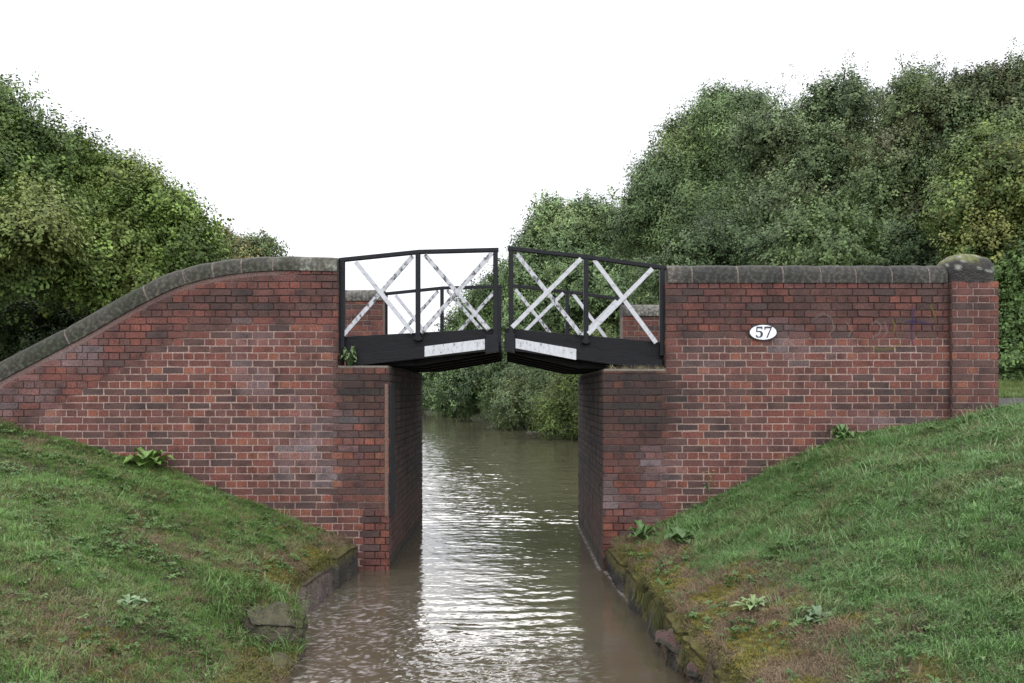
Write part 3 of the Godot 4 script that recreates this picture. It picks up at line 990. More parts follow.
# ---------------------------------------------------------------- stones along the water
func rock(size: Vector3, rough: float, seed_: float, c0: Color, c1: Color, cm := Color(0.13, 0.12, 0.03), moss := 0.5, soft := 0.3) -> ArrayMesh:
	# a split block: rounded box, surface broken by coarse and fine noise; moss where it faces up
	var st := begin()
	st.set_smooth_group(0)
	var n := 15
	for f in 6:
		for i in n:
			for j in n:
				var q := []
				for e in [[0, 0], [0, 1], [1, 1], [1, 0]]:
					var u: float = 2.0 * (i + e[0]) / n - 1.0; var v: float = 2.0 * (j + e[1]) / n - 1.0
					var p: Vector3 = [Vector3(1, u, v), Vector3(-1, v, u), Vector3(u, 1, v), Vector3(v, -1, u), Vector3(u, v, 1), Vector3(v, u, -1)][f]
					var s := p.normalized()
					p = p.lerp(s * 1.3, soft) * size * 0.5
					var k := p * 55.0 + Vector3(seed_, seed_ * 3.1, 0)
					var w := noise_a.get_noise_3dv(k) * rough + 0.6 * rough * noise_b.get_noise_3dv(k * 2.7) + 0.45 * rough * noise_c.get_noise_3dv(k * 7.0)
					q.append(p + s * w)
				for m in [0, 1, 2, 0, 2, 3]:
					var v: Vector3 = q[m]
					var t := clampf(0.5 + noise_b.get_noise_3d(v.x * 130.0 + seed_, v.y * 60.0, v.z * 130.0), 0, 1)
					var c := c0.lerp(c1, t)
					var up := smoothstep(0.2, 0.48, v.y / size.y + 0.25 * noise_a.get_noise_3d(v.x * 150.0, v.y * 150.0, seed_))
					c = c.lerp(cm, up * moss)
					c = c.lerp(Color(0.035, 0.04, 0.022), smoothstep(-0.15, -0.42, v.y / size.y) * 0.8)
					st.set_color(c)
					st.add_vertex(v)
	return done(st)


func make_edging() -> void:
	var dark0 := Color(0.035, 0.032, 0.028); var dark1 := Color(0.07, 0.06, 0.05)
	var r := thing("canal_edging", "mossy dark stone edging along the right bank below the grass", "edging", Vector3(1.0, 0, -6.5))
	var z := -8.82
	var k := 0
	while z < -1.0:
		var len_: float = [0.92, 0.85, 0.78, 0.62, 0.5, 0.55, 0.7, 0.8][k % 8]
		var e := edge_right(z + len_ * 0.5)
		var broken := z > -6.0
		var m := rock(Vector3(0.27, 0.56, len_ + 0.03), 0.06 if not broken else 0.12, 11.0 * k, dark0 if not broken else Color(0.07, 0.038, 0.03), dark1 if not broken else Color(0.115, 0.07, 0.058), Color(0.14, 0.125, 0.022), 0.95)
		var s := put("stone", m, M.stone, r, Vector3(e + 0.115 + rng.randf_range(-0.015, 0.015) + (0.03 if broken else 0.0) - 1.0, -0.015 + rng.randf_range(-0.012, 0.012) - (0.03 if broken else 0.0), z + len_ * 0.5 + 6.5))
		s.rotation = Vector3(rng.randf_range(-0.015, 0.015), rng.randf_range(-0.04, 0.04) * (3.0 if broken else 1.0), rng.randf_range(-0.03, 0.03))
		z += len_
		k += 1
	# red sandstone lumps fallen at the foot of the broken stretch
	var lumps := thing("stone_rubble", "reddish broken stone lumps at the water's edge below the right bank", "stones", Vector3(1.0, 0, -5.6))
	for i in 9:
		var sz := rng.randf_range(0.1, 0.2)
		var m := rock(Vector3(sz, sz * 0.7, sz * 1.2), 0.035, 300.0 + i * 7, Color(0.085, 0.038, 0.032), Color(0.125, 0.07, 0.06), Color(0.08, 0.075, 0.02), 0.6)
		var s := put("stone", m, M.stone, lumps, Vector3(edge_right(-5.6) - 1.0 + rng.randf_range(-0.06, 0.06), 0.03 + rng.randf_range(-0.03, 0.2), rng.randf_range(-0.5, 0.35)))
		s.rotation = Vector3(rng.randf() * 2.0, rng.randf() * 6.0, rng.randf() * 2.0)
	var l := thing("canal_edging", "stone edging at the foot of the left bank beside the abutment", "edging", Vector3(-1.8, 0, -8.0))
	for b in [[-8.42, -1.79, 0.80, 0.64, false], [-7.55, -1.865, 0.92, 0.56, true]]:
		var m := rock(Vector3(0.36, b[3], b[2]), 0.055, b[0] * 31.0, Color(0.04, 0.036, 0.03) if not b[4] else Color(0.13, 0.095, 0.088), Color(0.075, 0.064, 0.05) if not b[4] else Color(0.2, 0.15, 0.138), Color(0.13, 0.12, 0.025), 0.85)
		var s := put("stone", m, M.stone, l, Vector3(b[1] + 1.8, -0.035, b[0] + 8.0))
		s.rotation = Vector3(0, -0.085, 0.03)
	var big := thing("boulder", "rough brown boulder overgrown with moss at the water's edge, left bank", "stone", Vector3(-1.68, 0.09, -5.98))
	put("stone_body", rock(Vector3(0.38, 0.40, 0.38), 0.05, 77.0, Color(0.07, 0.05, 0.04), Color(0.15, 0.112, 0.092), Color(0.07, 0.075, 0.022), 0.6, 0.75), M.stone, big).rotation = Vector3(0.1, 0.4, -0.12)
	for b in [[-6.75, -1.93], [-5.3, -1.6], [-4.6, -1.6], [-3.9, -1.6]]:
		put("stone", rock(Vector3(0.3, 0.44, 0.7), 0.12, b[0] * 13.0, Color(0.05, 0.042, 0.03), Color(0.09, 0.075, 0.055), Color(0.09, 0.085, 0.025), 0.9, 0.45), M.stone, l, Vector3(b[1] + 1.8, -0.06 if b[0] < -6.0 else -0.15, b[0] + 8.0))


# ---------------------------------------------------------------- grass and weeds
func tuft(blades: int, height: float, spread: float, lean: float, width: float) -> ArrayMesh:
	var st := begin()
	for b in blades:
		var a := rng.randf() * TAU
		var foot := Vector3(cos(a), 0, sin(a)) * spread * sqrt(rng.randf())
		var dir := Vector3(cos(a + rng.randf_range(-1, 1)), 0, sin(a + rng.randf_range(-1, 1)))
		var h := height * rng.randf_range(0.5, 1.15)
		var l := lean * rng.randf_range(0.3, 1.4)
		var side := dir.cross(Vector3.UP).normalized() * width * rng.randf_range(0.6, 1.2)
		var p := [foot, foot + Vector3.UP * h * 0.45 + dir * h * l * 0.18, foot + Vector3.UP * h * 0.8 + dir * h * l * 0.55, foot + Vector3.UP * h * (1.0 - 0.35 * l) + dir * h * l * 1.1]
		var w := [0.8, 1.0, 0.7, 0.0]
		for i in 3:
			if i < 2:
				quad(st, p[i] - side * w[i], p[i + 1] - side * w[i + 1], p[i + 1] + side * w[i + 1], p[i] + side * w[i])
			else:
				tri(st, p[i] - side * w[i], p[3], p[i] + side * w[i])
	return done(st)


func rosette(leaves: int, length: float, width: float, tilt: float) -> ArrayMesh:     # a low broad leaved weed
	var st := begin()
	for k in leaves:
		var a := TAU * k / leaves + rng.randf_range(-0.3, 0.3)
		var d := Vector3(cos(a), 0, sin(a)); var s := Vector3(-sin(a), 0, cos(a))
		var l := length * rng.randf_range(0.6, 1.15); var w := width * rng.randf_range(0.7, 1.1); var t := tilt * rng.randf_range(0.5, 1.4)
		var p := [d * 0.1 * l, d * 0.35 * l + Vector3.UP * t * l * 0.5, d * 0.72 * l + Vector3.UP * t * l * 0.7, d * l + Vector3.UP * t * l * 0.45]
		var ws := [0.15, 0.8, 1.0, 0.0]
		for i in 3:
			for q in [-1, 1]:
				var e: Vector3 = p[i] + s * w * ws[i] * q + Vector3.UP * w * ws[i] * 0.3
				var f: Vector3 = p[i + 1] + s * w * ws[i + 1] * q + Vector3.UP * w * ws[i + 1] * 0.3
				if q < 0: quad(st, p[i], e, f, p[i + 1])
				else: quad(st, p[i], p[i + 1], f, e)
	return done(st)


func stand(at: Vector3, s: float, tilt := 0.25) -> Transform3D:
	var b := Basis(Vector3.UP, rng.randf() * TAU)
	var a := rng.randf() * TAU
	b = Basis(Vector3(cos(a), 0, sin(a)), rng.randf_range(0, tilt)) * b
	return Transform3D(b.scaled(Vector3(s, s * rng.randf_range(0.8, 1.25), s)), at)


func make_grass() -> void:
	var lawns := [tuft(20, 0.05, 0.04, 0.9, 0.0017), tuft(16, 0.036, 0.042, 1.3, 0.0019), tuft(16, 0.068, 0.04, 1.2, 0.0018)]
	var blades := tuft(10, 0.12, 0.05, 1.5, 0.0019)
	var dead := tuft(14, 0.05, 0.04, 2.2, 0.0016)
	var fine := tuft(22, 0.016, 0.022, 1.0, 0.0014)
	var clover := rosette(6, 0.028, 0.009, 0.5)
	var plantain := rosette(7, 0.06, 0.012, 0.6)
	for side in [-1, 1]:
		var xf := [[], [], []]; var col := [[], [], []]
		var dxf := []; var dcol := []; var mxf := []; var mcol := []; var cxf := []; var ccol := []; var pxf := []; var pcol := []
		var x0 := -6.6 if side < 0 else 0.95
		var x1 := -1.5 if side < 0 else 8.2
		for k in 78000:
			var x := rng.randf_range(x0, x1); var z := rng.randf_range(-8.84, -2.4)
			if absf(x) > 0.66 * -z + 0.5: continue            # never in the picture nor a step beside it
			var off := (edge_left(z) - x) if side < 0 else (x - edge_right(z))
			if off < 0.03: continue
			var c := cover_at(x, z)
			var y := height_at(x, z) - 0.008
			var n := noise_c.get_noise_2d(x * 35.0, z * 35.0 + 900.0)
			var m := noise_b.get_noise_2d(x * 75.0 + 200.0, z * 75.0)
			var at := Vector3(x, y, z)
			if rng.randf() < c[0] * 0.92:
				var which := 0
				if n + m * 0.7 > 0.22: which = 2
				elif n < -0.1: which = 1
				if side < 0 and which == 2 and rng.randf() < 0.5: which = 1
				var g := Color(0.094, 0.182, 0.038).lerp(Color(0.155, 0.27, 0.074), clampf(0.5 + n * 1.4, 0, 1))
				if side > 0: g = g.lerp(Color(0.12, 0.225, 0.09), 0.5)
				g = g.lerp(Color(0.165, 0.135, 0.07), clampf(m * 1.2 + rng.randf_range(-0.35, 0.2), 0, 0.55))
				g = g * rng.randf_range(0.6, 1.35)
				g.a = 1.0
				xf[which].append(stand(at, rng.randf_range(0.6, 1.15) * (1.02 if side > 0 else 0.85)))
				col[which].append(g)
			elif rng.randf() < 0.75:
				if rng.randf() < c[1]:
					mxf.append(stand(at + Vector3(0, 0.004, 0), rng.randf_range(0.8, 1.6)))
					mcol.append(Color(0.21, 0.165, 0.024).lerp(Color(0.13, 0.14, 0.028), rng.randf()) * rng.randf_range(0.7, 1.2))
				else:
					dxf.append(stand(at, rng.randf_range(0.5, 1.0), 0.6))
					dcol.append(Color(0.24, 0.175, 0.10).lerp(Color(0.14, 0.09, 0.055), rng.randf()) * rng.randf_range(0.7, 1.15))
			var p := noise_a.get_noise_2d(x * 80.0 - 400.0, z * 80.0)
			if p > 0.1 and rng.randf() < 0.2:
				cxf.append(stand(at + Vector3(0, rng.randf_range(0.01, 0.05), 0), rng.randf_range(0.7, 1.4), 0.5))
				ccol.append(Color(0.05, 0.105, 0.028).lerp(Color(0.10, 0.165, 0.05), rng.randf()))
			elif rng.randf() < 0.0025:
				pxf.append(stand(at + Vector3(0, 0.015, 0), rng.randf_range(0.5, 1.2), 0.3))
				pcol.append(Color(0.10, 0.19, 0.055).lerp(Color(0.16, 0.24, 0.09), rng.randf()))
		var lxf := []; var lcol := []
		for k in (700 if side < 0 else 2600):
			var z := rng.randf_range(-8.8, -2.6)
			var x: float = edge_left(z) - rng.randf_range(0.25, 4.0) if side < 0 else edge_right(z) + rng.randf_range(0.45, 4.6)
			if absf(x) > 0.66 * -z + 0.5 or noise_b.get_noise_2d(x * 50.0, z * 50.0) < (0.1 if side < 0 else -0.08): continue
			lxf.append(stand(Vector3(x, height_at(x, z) - 0.01, z), rng.randf_range(0.5, 1.15) * lerpf(0.7, 1.1, smoothstep(-3.5, -7.0, z)), 0.35))
			lcol.append(Color(0.11, 0.2, 0.06).lerp(Color(0.19, 0.28, 0.125), rng.randf()))
		var where: String = "left" if side < 0 else "right"
		tag(scatter("grass", blades, M.grass, lxf, lcol), "long arching grass blades standing out of the %s bank" % where, "grass", "", "stuff")
		for w in 3:
			tag(scatter("grass", lawns[w], M.grass, xf[w], col[w]), "%s grass covering the %s bank" % [["short green", "flattened worn", "longer tufted"][w], where], "grass", "", "stuff")
		tag(scatter("dead_grass", dead, M.thatch, dxf, dcol), "dry brown grass on the worn patches of the %s bank" % where, "grass", "", "stuff")
		tag(scatter("moss", fine, M.thatch, mxf, mcol), "yellow green moss along the edge of the %s bank" % where, "moss", "", "stuff")
		tag(scatter("ground_cover", clover, M.grass, cxf, ccol), "small clover leaves among the grass of the %s bank" % where, "ground cover", "", "stuff")
		tag(scatter("ground_cover", plantain, M.grass, pxf, pcol), "small plantain weeds among the grass of the %s bank" % where, "ground cover", "", "stuff")
	# moss hanging over the right hand edging
	var hang := tuft(26, 0.12, 0.06, 0.35, 0.0016)
	var hx := []; var hc := []
	for k in 330:
		var z := -7.3 + 2.0 * rng.randf()
		if noise_a.get_noise_1d(z * 90.0) < -0.1: continue
		var b := Basis(Vector3(0, 0, 1), PI - rng.randf_range(-0.15, 0.25)) * Basis(Vector3.UP, rng.randf() * TAU)
		hx.append(Transform3D(b.scaled(Vector3.ONE * rng.randf_range(0.4, 1.1)), Vector3(edge_right(z) - 0.015 + rng.randf_range(-0.02, 0.02), 0.31 - rng.randf() * 0.14, z)))
		hc.append(Color(0.085, 0.08, 0.018).lerp(Color(0.035, 0.045, 0.015), rng.randf()) * rng.randf_range(0.7, 1.2))
	tag(scatter("moss", hang, M.thatch, hx, hc), "moss hanging down over the face of the right edging", "moss", "", "stuff")
	var kx := []; var kc := []; var tx := []; var tc := []
	for k in 17000:
		var z := rng.randf_range(-8.8, -2.6)
		var right := rng.randf() < 0.6
		var off := rng.randf_range(0.035, 0.34)
		var x := edge_right(z) + off if right else edge_left(z) - off
		var q := noise_b.get_noise_2d(x * 110.0, z * 70.0)
		var y := 0.315 + 0.03 * noise_a.get_noise_2d(x * 90.0, z * 60.0) - 0.05 * smoothstep(0.06, -0.05, off) - (0.05 if not right else 0.0) * smoothstep(-7.0, -6.0, z)
		if not right and z > -6.5: y = height_at(x, z)
		if q > -0.12:
			kx.append(stand(Vector3(x, y, z), rng.randf_range(1.0, 2.6), 0.5))
			kc.append(Color(0.135, 0.12, 0.022).lerp(Color(0.09, 0.10, 0.022), rng.randf()) * rng.randf_range(0.6, 1.2))
		elif rng.randf() < 0.4:
			tx.append(stand(Vector3(x, y, z), rng.randf_range(0.5, 1.0), 0.7))
			tc.append(Color(0.19, 0.135, 0.08).lerp(Color(0.1, 0.07, 0.04), rng.randf()))
	for k in 900:
		var a := rng.randf() * TAU; var q := sqrt(rng.randf())
		var p := Vector3(-1.71 + cos(a) * q * 0.22, 0, -6.02 + sin(a) * q * 0.2)
		p.y = 0.15 + 0.165 * sqrt(maxf(0.0, 1.0 - q * q * 0.85))
		if noise_b.get_noise_2d(p.x * 200.0, p.z * 200.0) < -0.02: continue
		kx.append(stand(p, rng.randf_range(1.2, 3.0), 0.9))
		kc.append(Color(0.10, 0.105, 0.022).lerp(Color(0.07, 0.11, 0.03), rng.randf()) * rng.randf_range(0.6, 1.2))
	tag(scatter("moss", fine, M.thatch, kx, kc), "cushions of moss on top of the edging stones on both sides", "moss", "", "stuff")
	tag(scatter("dead_grass", dead, M.thatch, tx, tc), "withered grass lying over the edging stones on both sides", "grass", "", "stuff")
	var ox := []; var oc := []
	for k in 260:
		var a := rng.randf() * TAU; var q := rng.randf_range(0.16, 0.42)
		var x := -1.76 + cos(a) * q; var z := -6.02 + sin(a) * q
		if x > edge_left(z) - 0.04: continue
		ox.append(stand(Vector3(x, height_at(x, z), z), rng.randf_range(0.8, 1.9), 0.5))
		oc.append(Color(0.085, 0.16, 0.04).lerp(Color(0.15, 0.235, 0.075), rng.randf()) * rng.randf_range(0.7, 1.2))
	tag(scatter("grass", lawns[2], M.grass, ox, oc), "rank grass growing round the mossy boulder", "grass", "", "stuff")
	var bx := []; var bc := []
	for k in 5000:
		var x := rng.randf_range(5.0, 10.5); var z := rng.randf_range(-15.5, -11.5)
		bx.append(stand(Vector3(x, height_at(x, z), z), rng.randf_range(0.9, 1.8)))
		bc.append(Color(0.10, 0.15, 0.045).lerp(Color(0.15, 0.19, 0.06), rng.randf()))
	tag(scatter("grass", lawns[0], M.grass, bx, bc), "grass verge between the gravel track and the ivy bush", "grass", "", "stuff")
	var lx := []; var lc := []
	for k in 90:
		var z := -8.75 + 2.0 * rng.randf()
		var b := Basis(Vector3(0, 0, 1), PI + rng.randf_range(-0.15, 0.25)) * Basis(Vector3.UP, rng.randf() * TAU)
		lx.append(Transform3D(b.scaled(Vector3.ONE * rng.randf_range(0.3, 0.7)), Vector3(edge_left(z) + 0.0, 0.30 - rng.randf() * 0.05, z)))
		lc.append(Color(0.13, 0.12, 0.025).lerp(Color(0.08, 0.08, 0.03), rng.randf()))
	tag(scatter("moss", hang, M.thatch, lx, lc), "moss hanging over the left edging stones", "moss", "", "stuff")


func weed(called: String, label: String, at: Vector3, leaves: int, length: float, width: float, tilt: float, c: Color, layers := 2) -> void:
	var o := thing(called, label, "plant", at)
	for k in layers:
		var m := put("leaves", rosette(leaves, length * (1.0 - 0.25 * k), width, tilt * (1.0 + 0.6 * k)), flat_leaf(c), o, Vector3(0, 0.02 * k, 0))
		m.rotation.y = k * 0.7


func flat_leaf(c: Color) -> StandardMaterial3D:
	var m := surface(lin(c.r, c.g, c.b), 0.5, M.blotch, Vector3.ONE * 3.0)
	m.backlight_enabled = true
	m.backlight = Color(0.4, 0.5, 0.25)
	return m


func on_bank(x: float, z: float) -> Vector3: return Vector3(x, height_at(x, z) + 0.01, z)


func make_weeds() -> void:
	weed("dock_plant", "bright lime green broad leaved dock against the foot of the left brick wall", on_bank(-3.68, -8.62), 9, 0.3, 0.07, 0.45, Color(0.16, 0.27, 0.06), 3)
	weed("dandelion_plant", "pale green dandelion rosette on the bare moss near the right edging", on_bank(1.52, -5.35), 11, 0.15, 0.02, 0.35, Color(0.2, 0.29, 0.1))
	weed("clover_plant", "small rounded green leaves in the bare strip nearest the camera, right bank", on_bank(1.72, -4.75), 9, 0.1, 0.03, 0.5, Color(0.13, 0.21, 0.1))
	weed("nettle_plant", "leafy green weed where the right bank meets the abutment corner", on_bank(1.3, -8.45), 10, 0.2, 0.045, 0.6, Color(0.09, 0.17, 0.045))
	weed("burdock_plant", "leafy weed beside the moss below the tall thin stem, right bank", on_bank(1.5, -7.6), 10, 0.18, 0.045, 0.6, Color(0.09, 0.16, 0.05))
	weed("bindweed_plant", "leafy clump at the foot of the right wall, halfway up the slope", on_bank(3.35, -8.62), 12, 0.16, 0.04, 0.9, Color(0.10, 0.19, 0.045), 3)
	weed("plantain_plant", "pale leafed weed lying in the middle of the left bank", on_bank(-2.32, -5.15), 8, 0.12, 0.03, 0.3, Color(0.22, 0.33, 0.16))
	weed("fern_plant", "small green fern growing on the ledge beside the left railing post", Vector3(-1.70, 2.13, -8.90), 14, 0.17, 0.022, 0.9, Color(0.09, 0.14, 0.05), 3)
	# a tall thin flowering stem in front of the right wall
	var o := thing("tall_weed", "tall thin weed with a sparse yellowish head before the right wall", "plant", on_bank(1.78, -7.75))
	var st := begin()
	tube(st, [Vector3.ZERO, Vector3(0.02, 0.25, 0), Vector3(0.01, 0.5, 0.01)], [0.005, 0.004, 0.002], 5)
	for k in 6:
		var a := k * 2.4
		tube(st, [Vector3(0.015, 0.3 + 0.03 * k, 0), Vector3(0.015 + cos(a) * 0.06, 0.38 + 0.03 * k, sin(a) * 0.06)], [0.002, 0.001], 4)
	put("stem", done(st), flat_leaf(Color(0.08, 0.11, 0.04)), o)
	for k in 5:
		put("leaf", rosette(3, 0.09, 0.014, 0.6), flat_leaf(Color(0.08, 0.14, 0.04)), o, Vector3(0.012, 0.05 + 0.08 * k, 0)).rotation.y = k
	for k in 12:
		put("flower", rosette(5, 0.014, 0.006, 0.5), flat_leaf(Color(0.35, 0.36, 0.1)), o, Vector3(0.01 + rng.randf_range(-0.07, 0.07), rng.randf_range(0.38, 0.6), rng.randf_range(-0.06, 0.06)))
	# dry grass and moss in the joint between the right ledge and the deck
	var xf := []; var col := []
	var t := tuft(8, 0.05, 0.03, 1.2, 0.002)
	for k in 90:
		xf.append(stand(Vector3(rng.randf_range(1.0, 1.6), 2.098, FRONT - 0.02 - rng.randf() * 0.06), rng.randf_range(0.3, 0.9), 0.6))
		col.append(Color(0.22, 0.19, 0.11) * rng.randf_range(0.5, 1.2))
	tag(scatter("dead_grass", t, M.thatch, xf, col), "dry grass and moss on the right ledge under the deck end", "grass", "", "stuff")


# ---------------------------------------------------------------- trees
func spray(leaves: int, length: float, leaf: float, wide: float, droop := 0.0) -> ArrayMesh:
	# a twig with its leaves; every leaf is two folded faces
	var st := begin()
	for k in leaves:
		var t := (k + 1.0) / leaves
		var at := Vector3(0, t * length, 0) + Vector3(rng.randf_range(-1, 1), 0, rng.randf_range(-1, 1)) * length * 0.22
		var a := k * 2.4 + rng.randf_range(-0.5, 0.5)
		var d := Vector3(cos(a), rng.randf_range(-0.3, 0.7) - droop, sin(a)).normalized()
		var s := d.cross(Vector3(rng.randf_range(-0.5, 0.5), 1, rng.randf_range(-0.5, 0.5))).normalized()
		var u := s.cross(d).normalized()
		var l := leaf * rng.randf_range(0.7, 1.2); var w := l * wide * 0.5
		var mid := at + d * l * 0.45 - u * w * 0.25
		tri(st, at, at + d * l * 0.45 + s * w + u * w * 0.2, at + d * l)
		tri(st, at, at + d * l, at + d * l * 0.45 - s * w + u * w * 0.2)
	return done(st)


var sprays := {}


func make_tree(called: String, label: String, category: String, group: String, foot: Vector3, lobes: Array, o: Dictionary) -> void:
	# lobes: [centre, radii, share]; sprays sit in clumps that crowd towards each lobe's outside, with shoots past it
	var root := thing(called, label, category, foot, group)
	var kind: String = o.get("kind", "broad")
	var sc: float = o.get("scale", 1.0)
	var lo: Color = o.c0; var hi: Color = o.c1
	var st := begin()
	var r0: float = o.get("trunk", 0.14)
	var heart: Vector3 = Vector3.ZERO
	for l in lobes: heart += (l[0] - foot) / lobes.size()
	var fork := Vector3(heart.x * 0.35, heart.y * 0.45, heart.z * 0.35)
	tube(st, [Vector3(0, -0.4, 0), fork * 0.5 + Vector3(0.06, 0, 0.04), fork], [r0 * 1.25, r0 * 0.9, r0 * 0.75], 9)
	for l in lobes:
		var c: Vector3 = l[0] - foot
		var mid: Vector3 = fork.lerp(c, 0.5) + Vector3(rng.randf_range(-0.2, 0.2), 0.15, rng.randf_range(-0.2, 0.2))
		tube(st, [fork * 0.9, mid, c], [r0 * 0.6, r0 * 0.36, r0 * 0.2], 6)
		for b in 5:
			var q: Vector3 = Vector3(rng.randf_range(-1, 1), rng.randf_range(-0.3, 1), rng.randf_range(-1, 1)).normalized() * l[1]
			tube(st, [mid.lerp(c, rng.randf()), c + q * 0.5, c + q * 0.92], [r0 * 0.18, r0 * 0.1, 0.006], 5)
	put("trunk", done(st), M.bark, root)
	var xf := []; var col := []
	var n: int = o.n
	var total := 0.0
	for l in lobes: total += pow(l[1].x * l[1].y * l[1].z, 0.6667)
	for l in lobes:
		var c: Vector3 = l[0] - foot
		var rad: Vector3 = l[1]
		var area := pow(rad.x * rad.y * rad.z, 0.6667)
		var count := n * area / total
		var clump: float = o.get("clump", 0.34)
		var clumps := maxi(14, int(12.6 * area / (clump * clump * 1.5)))
		var per := maxi(10, int(count / clumps))
		var boughs := []
		for k in 8:
			var e := Vector3(rng.randfn(), rng.randfn() + 0.1, rng.randfn()).normalized()
			boughs.append([c + e * rad * rng.randf_range(0.5, 0.72), rng.randf_range(0.3, 0.52), rng.randf()])
		for k in clumps:
			var d := Vector3(rng.randfn(), rng.randfn() + 0.15, rng.randfn()).normalized()
			var reach := pow(rng.randf(), 0.33)
			var airy: float = o.get('airy', 0.14)
			var outlier: bool = d.y > -0.2 and rng.randf() < airy
			if outlier: reach = rng.randf_range(1.05, 1.35 + airy)
			var bump := 0.72 + 0.5 * rng.randf()
			var bough: Array = boughs[k % 8]
			var at: Vector3 = bough[0] + d * rad * reach * bump * bough[1]
			if at.y + foot.y < 0.15: continue
			var tone := clampf(0.5 * rng.randf() + 0.5 * bough[2], 0, 1)
			var yel := clampf(noise_b.get_noise_3d(at.x * 18.0, at.y * 18.0, at.z * 18.0 + foot.z) * 1.6 + rng.randf_range(-0.2, 0.2), 0, 1)
			var size: float = clump * rng.randf_range(0.55, 1.25)
			var lean := (d + Vector3(0, 0.5, 0)).normalized()
			if outlier: size *= 0.6
			var full := int(per * clampf(size / clump, 0.3, 1.3) * (0.5 if outlier else 1.0))
			for s in full:
				var g := Vector3(rng.randfn(), rng.randfn(), rng.randfn())
				g = (g - lean * g.dot(lean) * 0.5) * size * 0.62
				var dir := (d + g.normalized() * 0.9 + Vector3(0, 0.35, 0)).normalized()
				xf.append(leafing(at + g, dir, sc * rng.randf_range(0.7, 1.25)))
				col.append(leaf_color(lo, hi, o.get("c2", hi), tone, yel))
			if d.y > -0.1 and rng.randf() < o.get("shoots", 0.3):
				var up := (d + Vector3(rng.randf_range(-0.5, 0.5), rng.randf_range(0.2, 0.9), rng.randf_range(-0.5, 0.5))).normalized()
				var length: float = o.get("shoot", 0.7) * rng.randf_range(0.5, 1.3)
				for s in 11:
					var t := s / 10.0
					xf.append(leafing(at + up * length * t + Vector3(rng.randfn(), rng.randfn(), rng.randfn()) * 0.06 * sc, (up + Vector3(rng.randfn(), rng.randfn(), rng.randfn()) * 0.5).normalized(), sc * lerpf(1.0, 0.6, t)))
					col.append(leaf_color(lo, hi, o.get("c2", hi), tone, yel))
	if not sprays.has(kind):
		sprays[kind] = {"broad": spray(11, 0.30, 0.085, 0.62), "fine": spray(12, 0.26, 0.068, 0.7), "ash": spray(13, 0.36, 0.10, 0.36, 0.25), "willow": spray(13, 0.4, 0.11, 0.24, 0.1)}[kind]
	var crown := scatter("crown", sprays[kind], M.leaf, xf, col, root)
	crown.set_meta("kind", "stuff")


func leafing(at: Vector3, dir: Vector3, s: float) -> Transform3D:
	var side := dir.cross(Vector3(rng.randf_range(-1, 1), rng.randf_range(-1, 1), rng.randf_range(-1, 1))).normalized()
	return Transform3D(Basis(side, dir, side.cross(dir)).scaled(Vector3.ONE * s), at)


func leaf_color(lo: Color, hi: Color, third: Color, tone: float, yel: float) -> Color:
	var c := lo.lerp(hi, clampf(tone + rng.randf_range(-0.35, 0.35), 0, 1)).lerp(third, yel * 0.75)
	c = c * rng.randf_range(0.65, 1.6) * lerpf(0.8, 1.6, tone)
	c.a = 1.0
	return c


func lobe(px: float, py: float, d: float, rx: float, ry: float, rz := -1.0) -> Array:   # centre and radii measured in the picture, set at distance d
	var k := d / FOCAL
	return [P(px, py, d), Vector3(rx * k, ry * k, (rx if rz < 0 else rz) * k)]


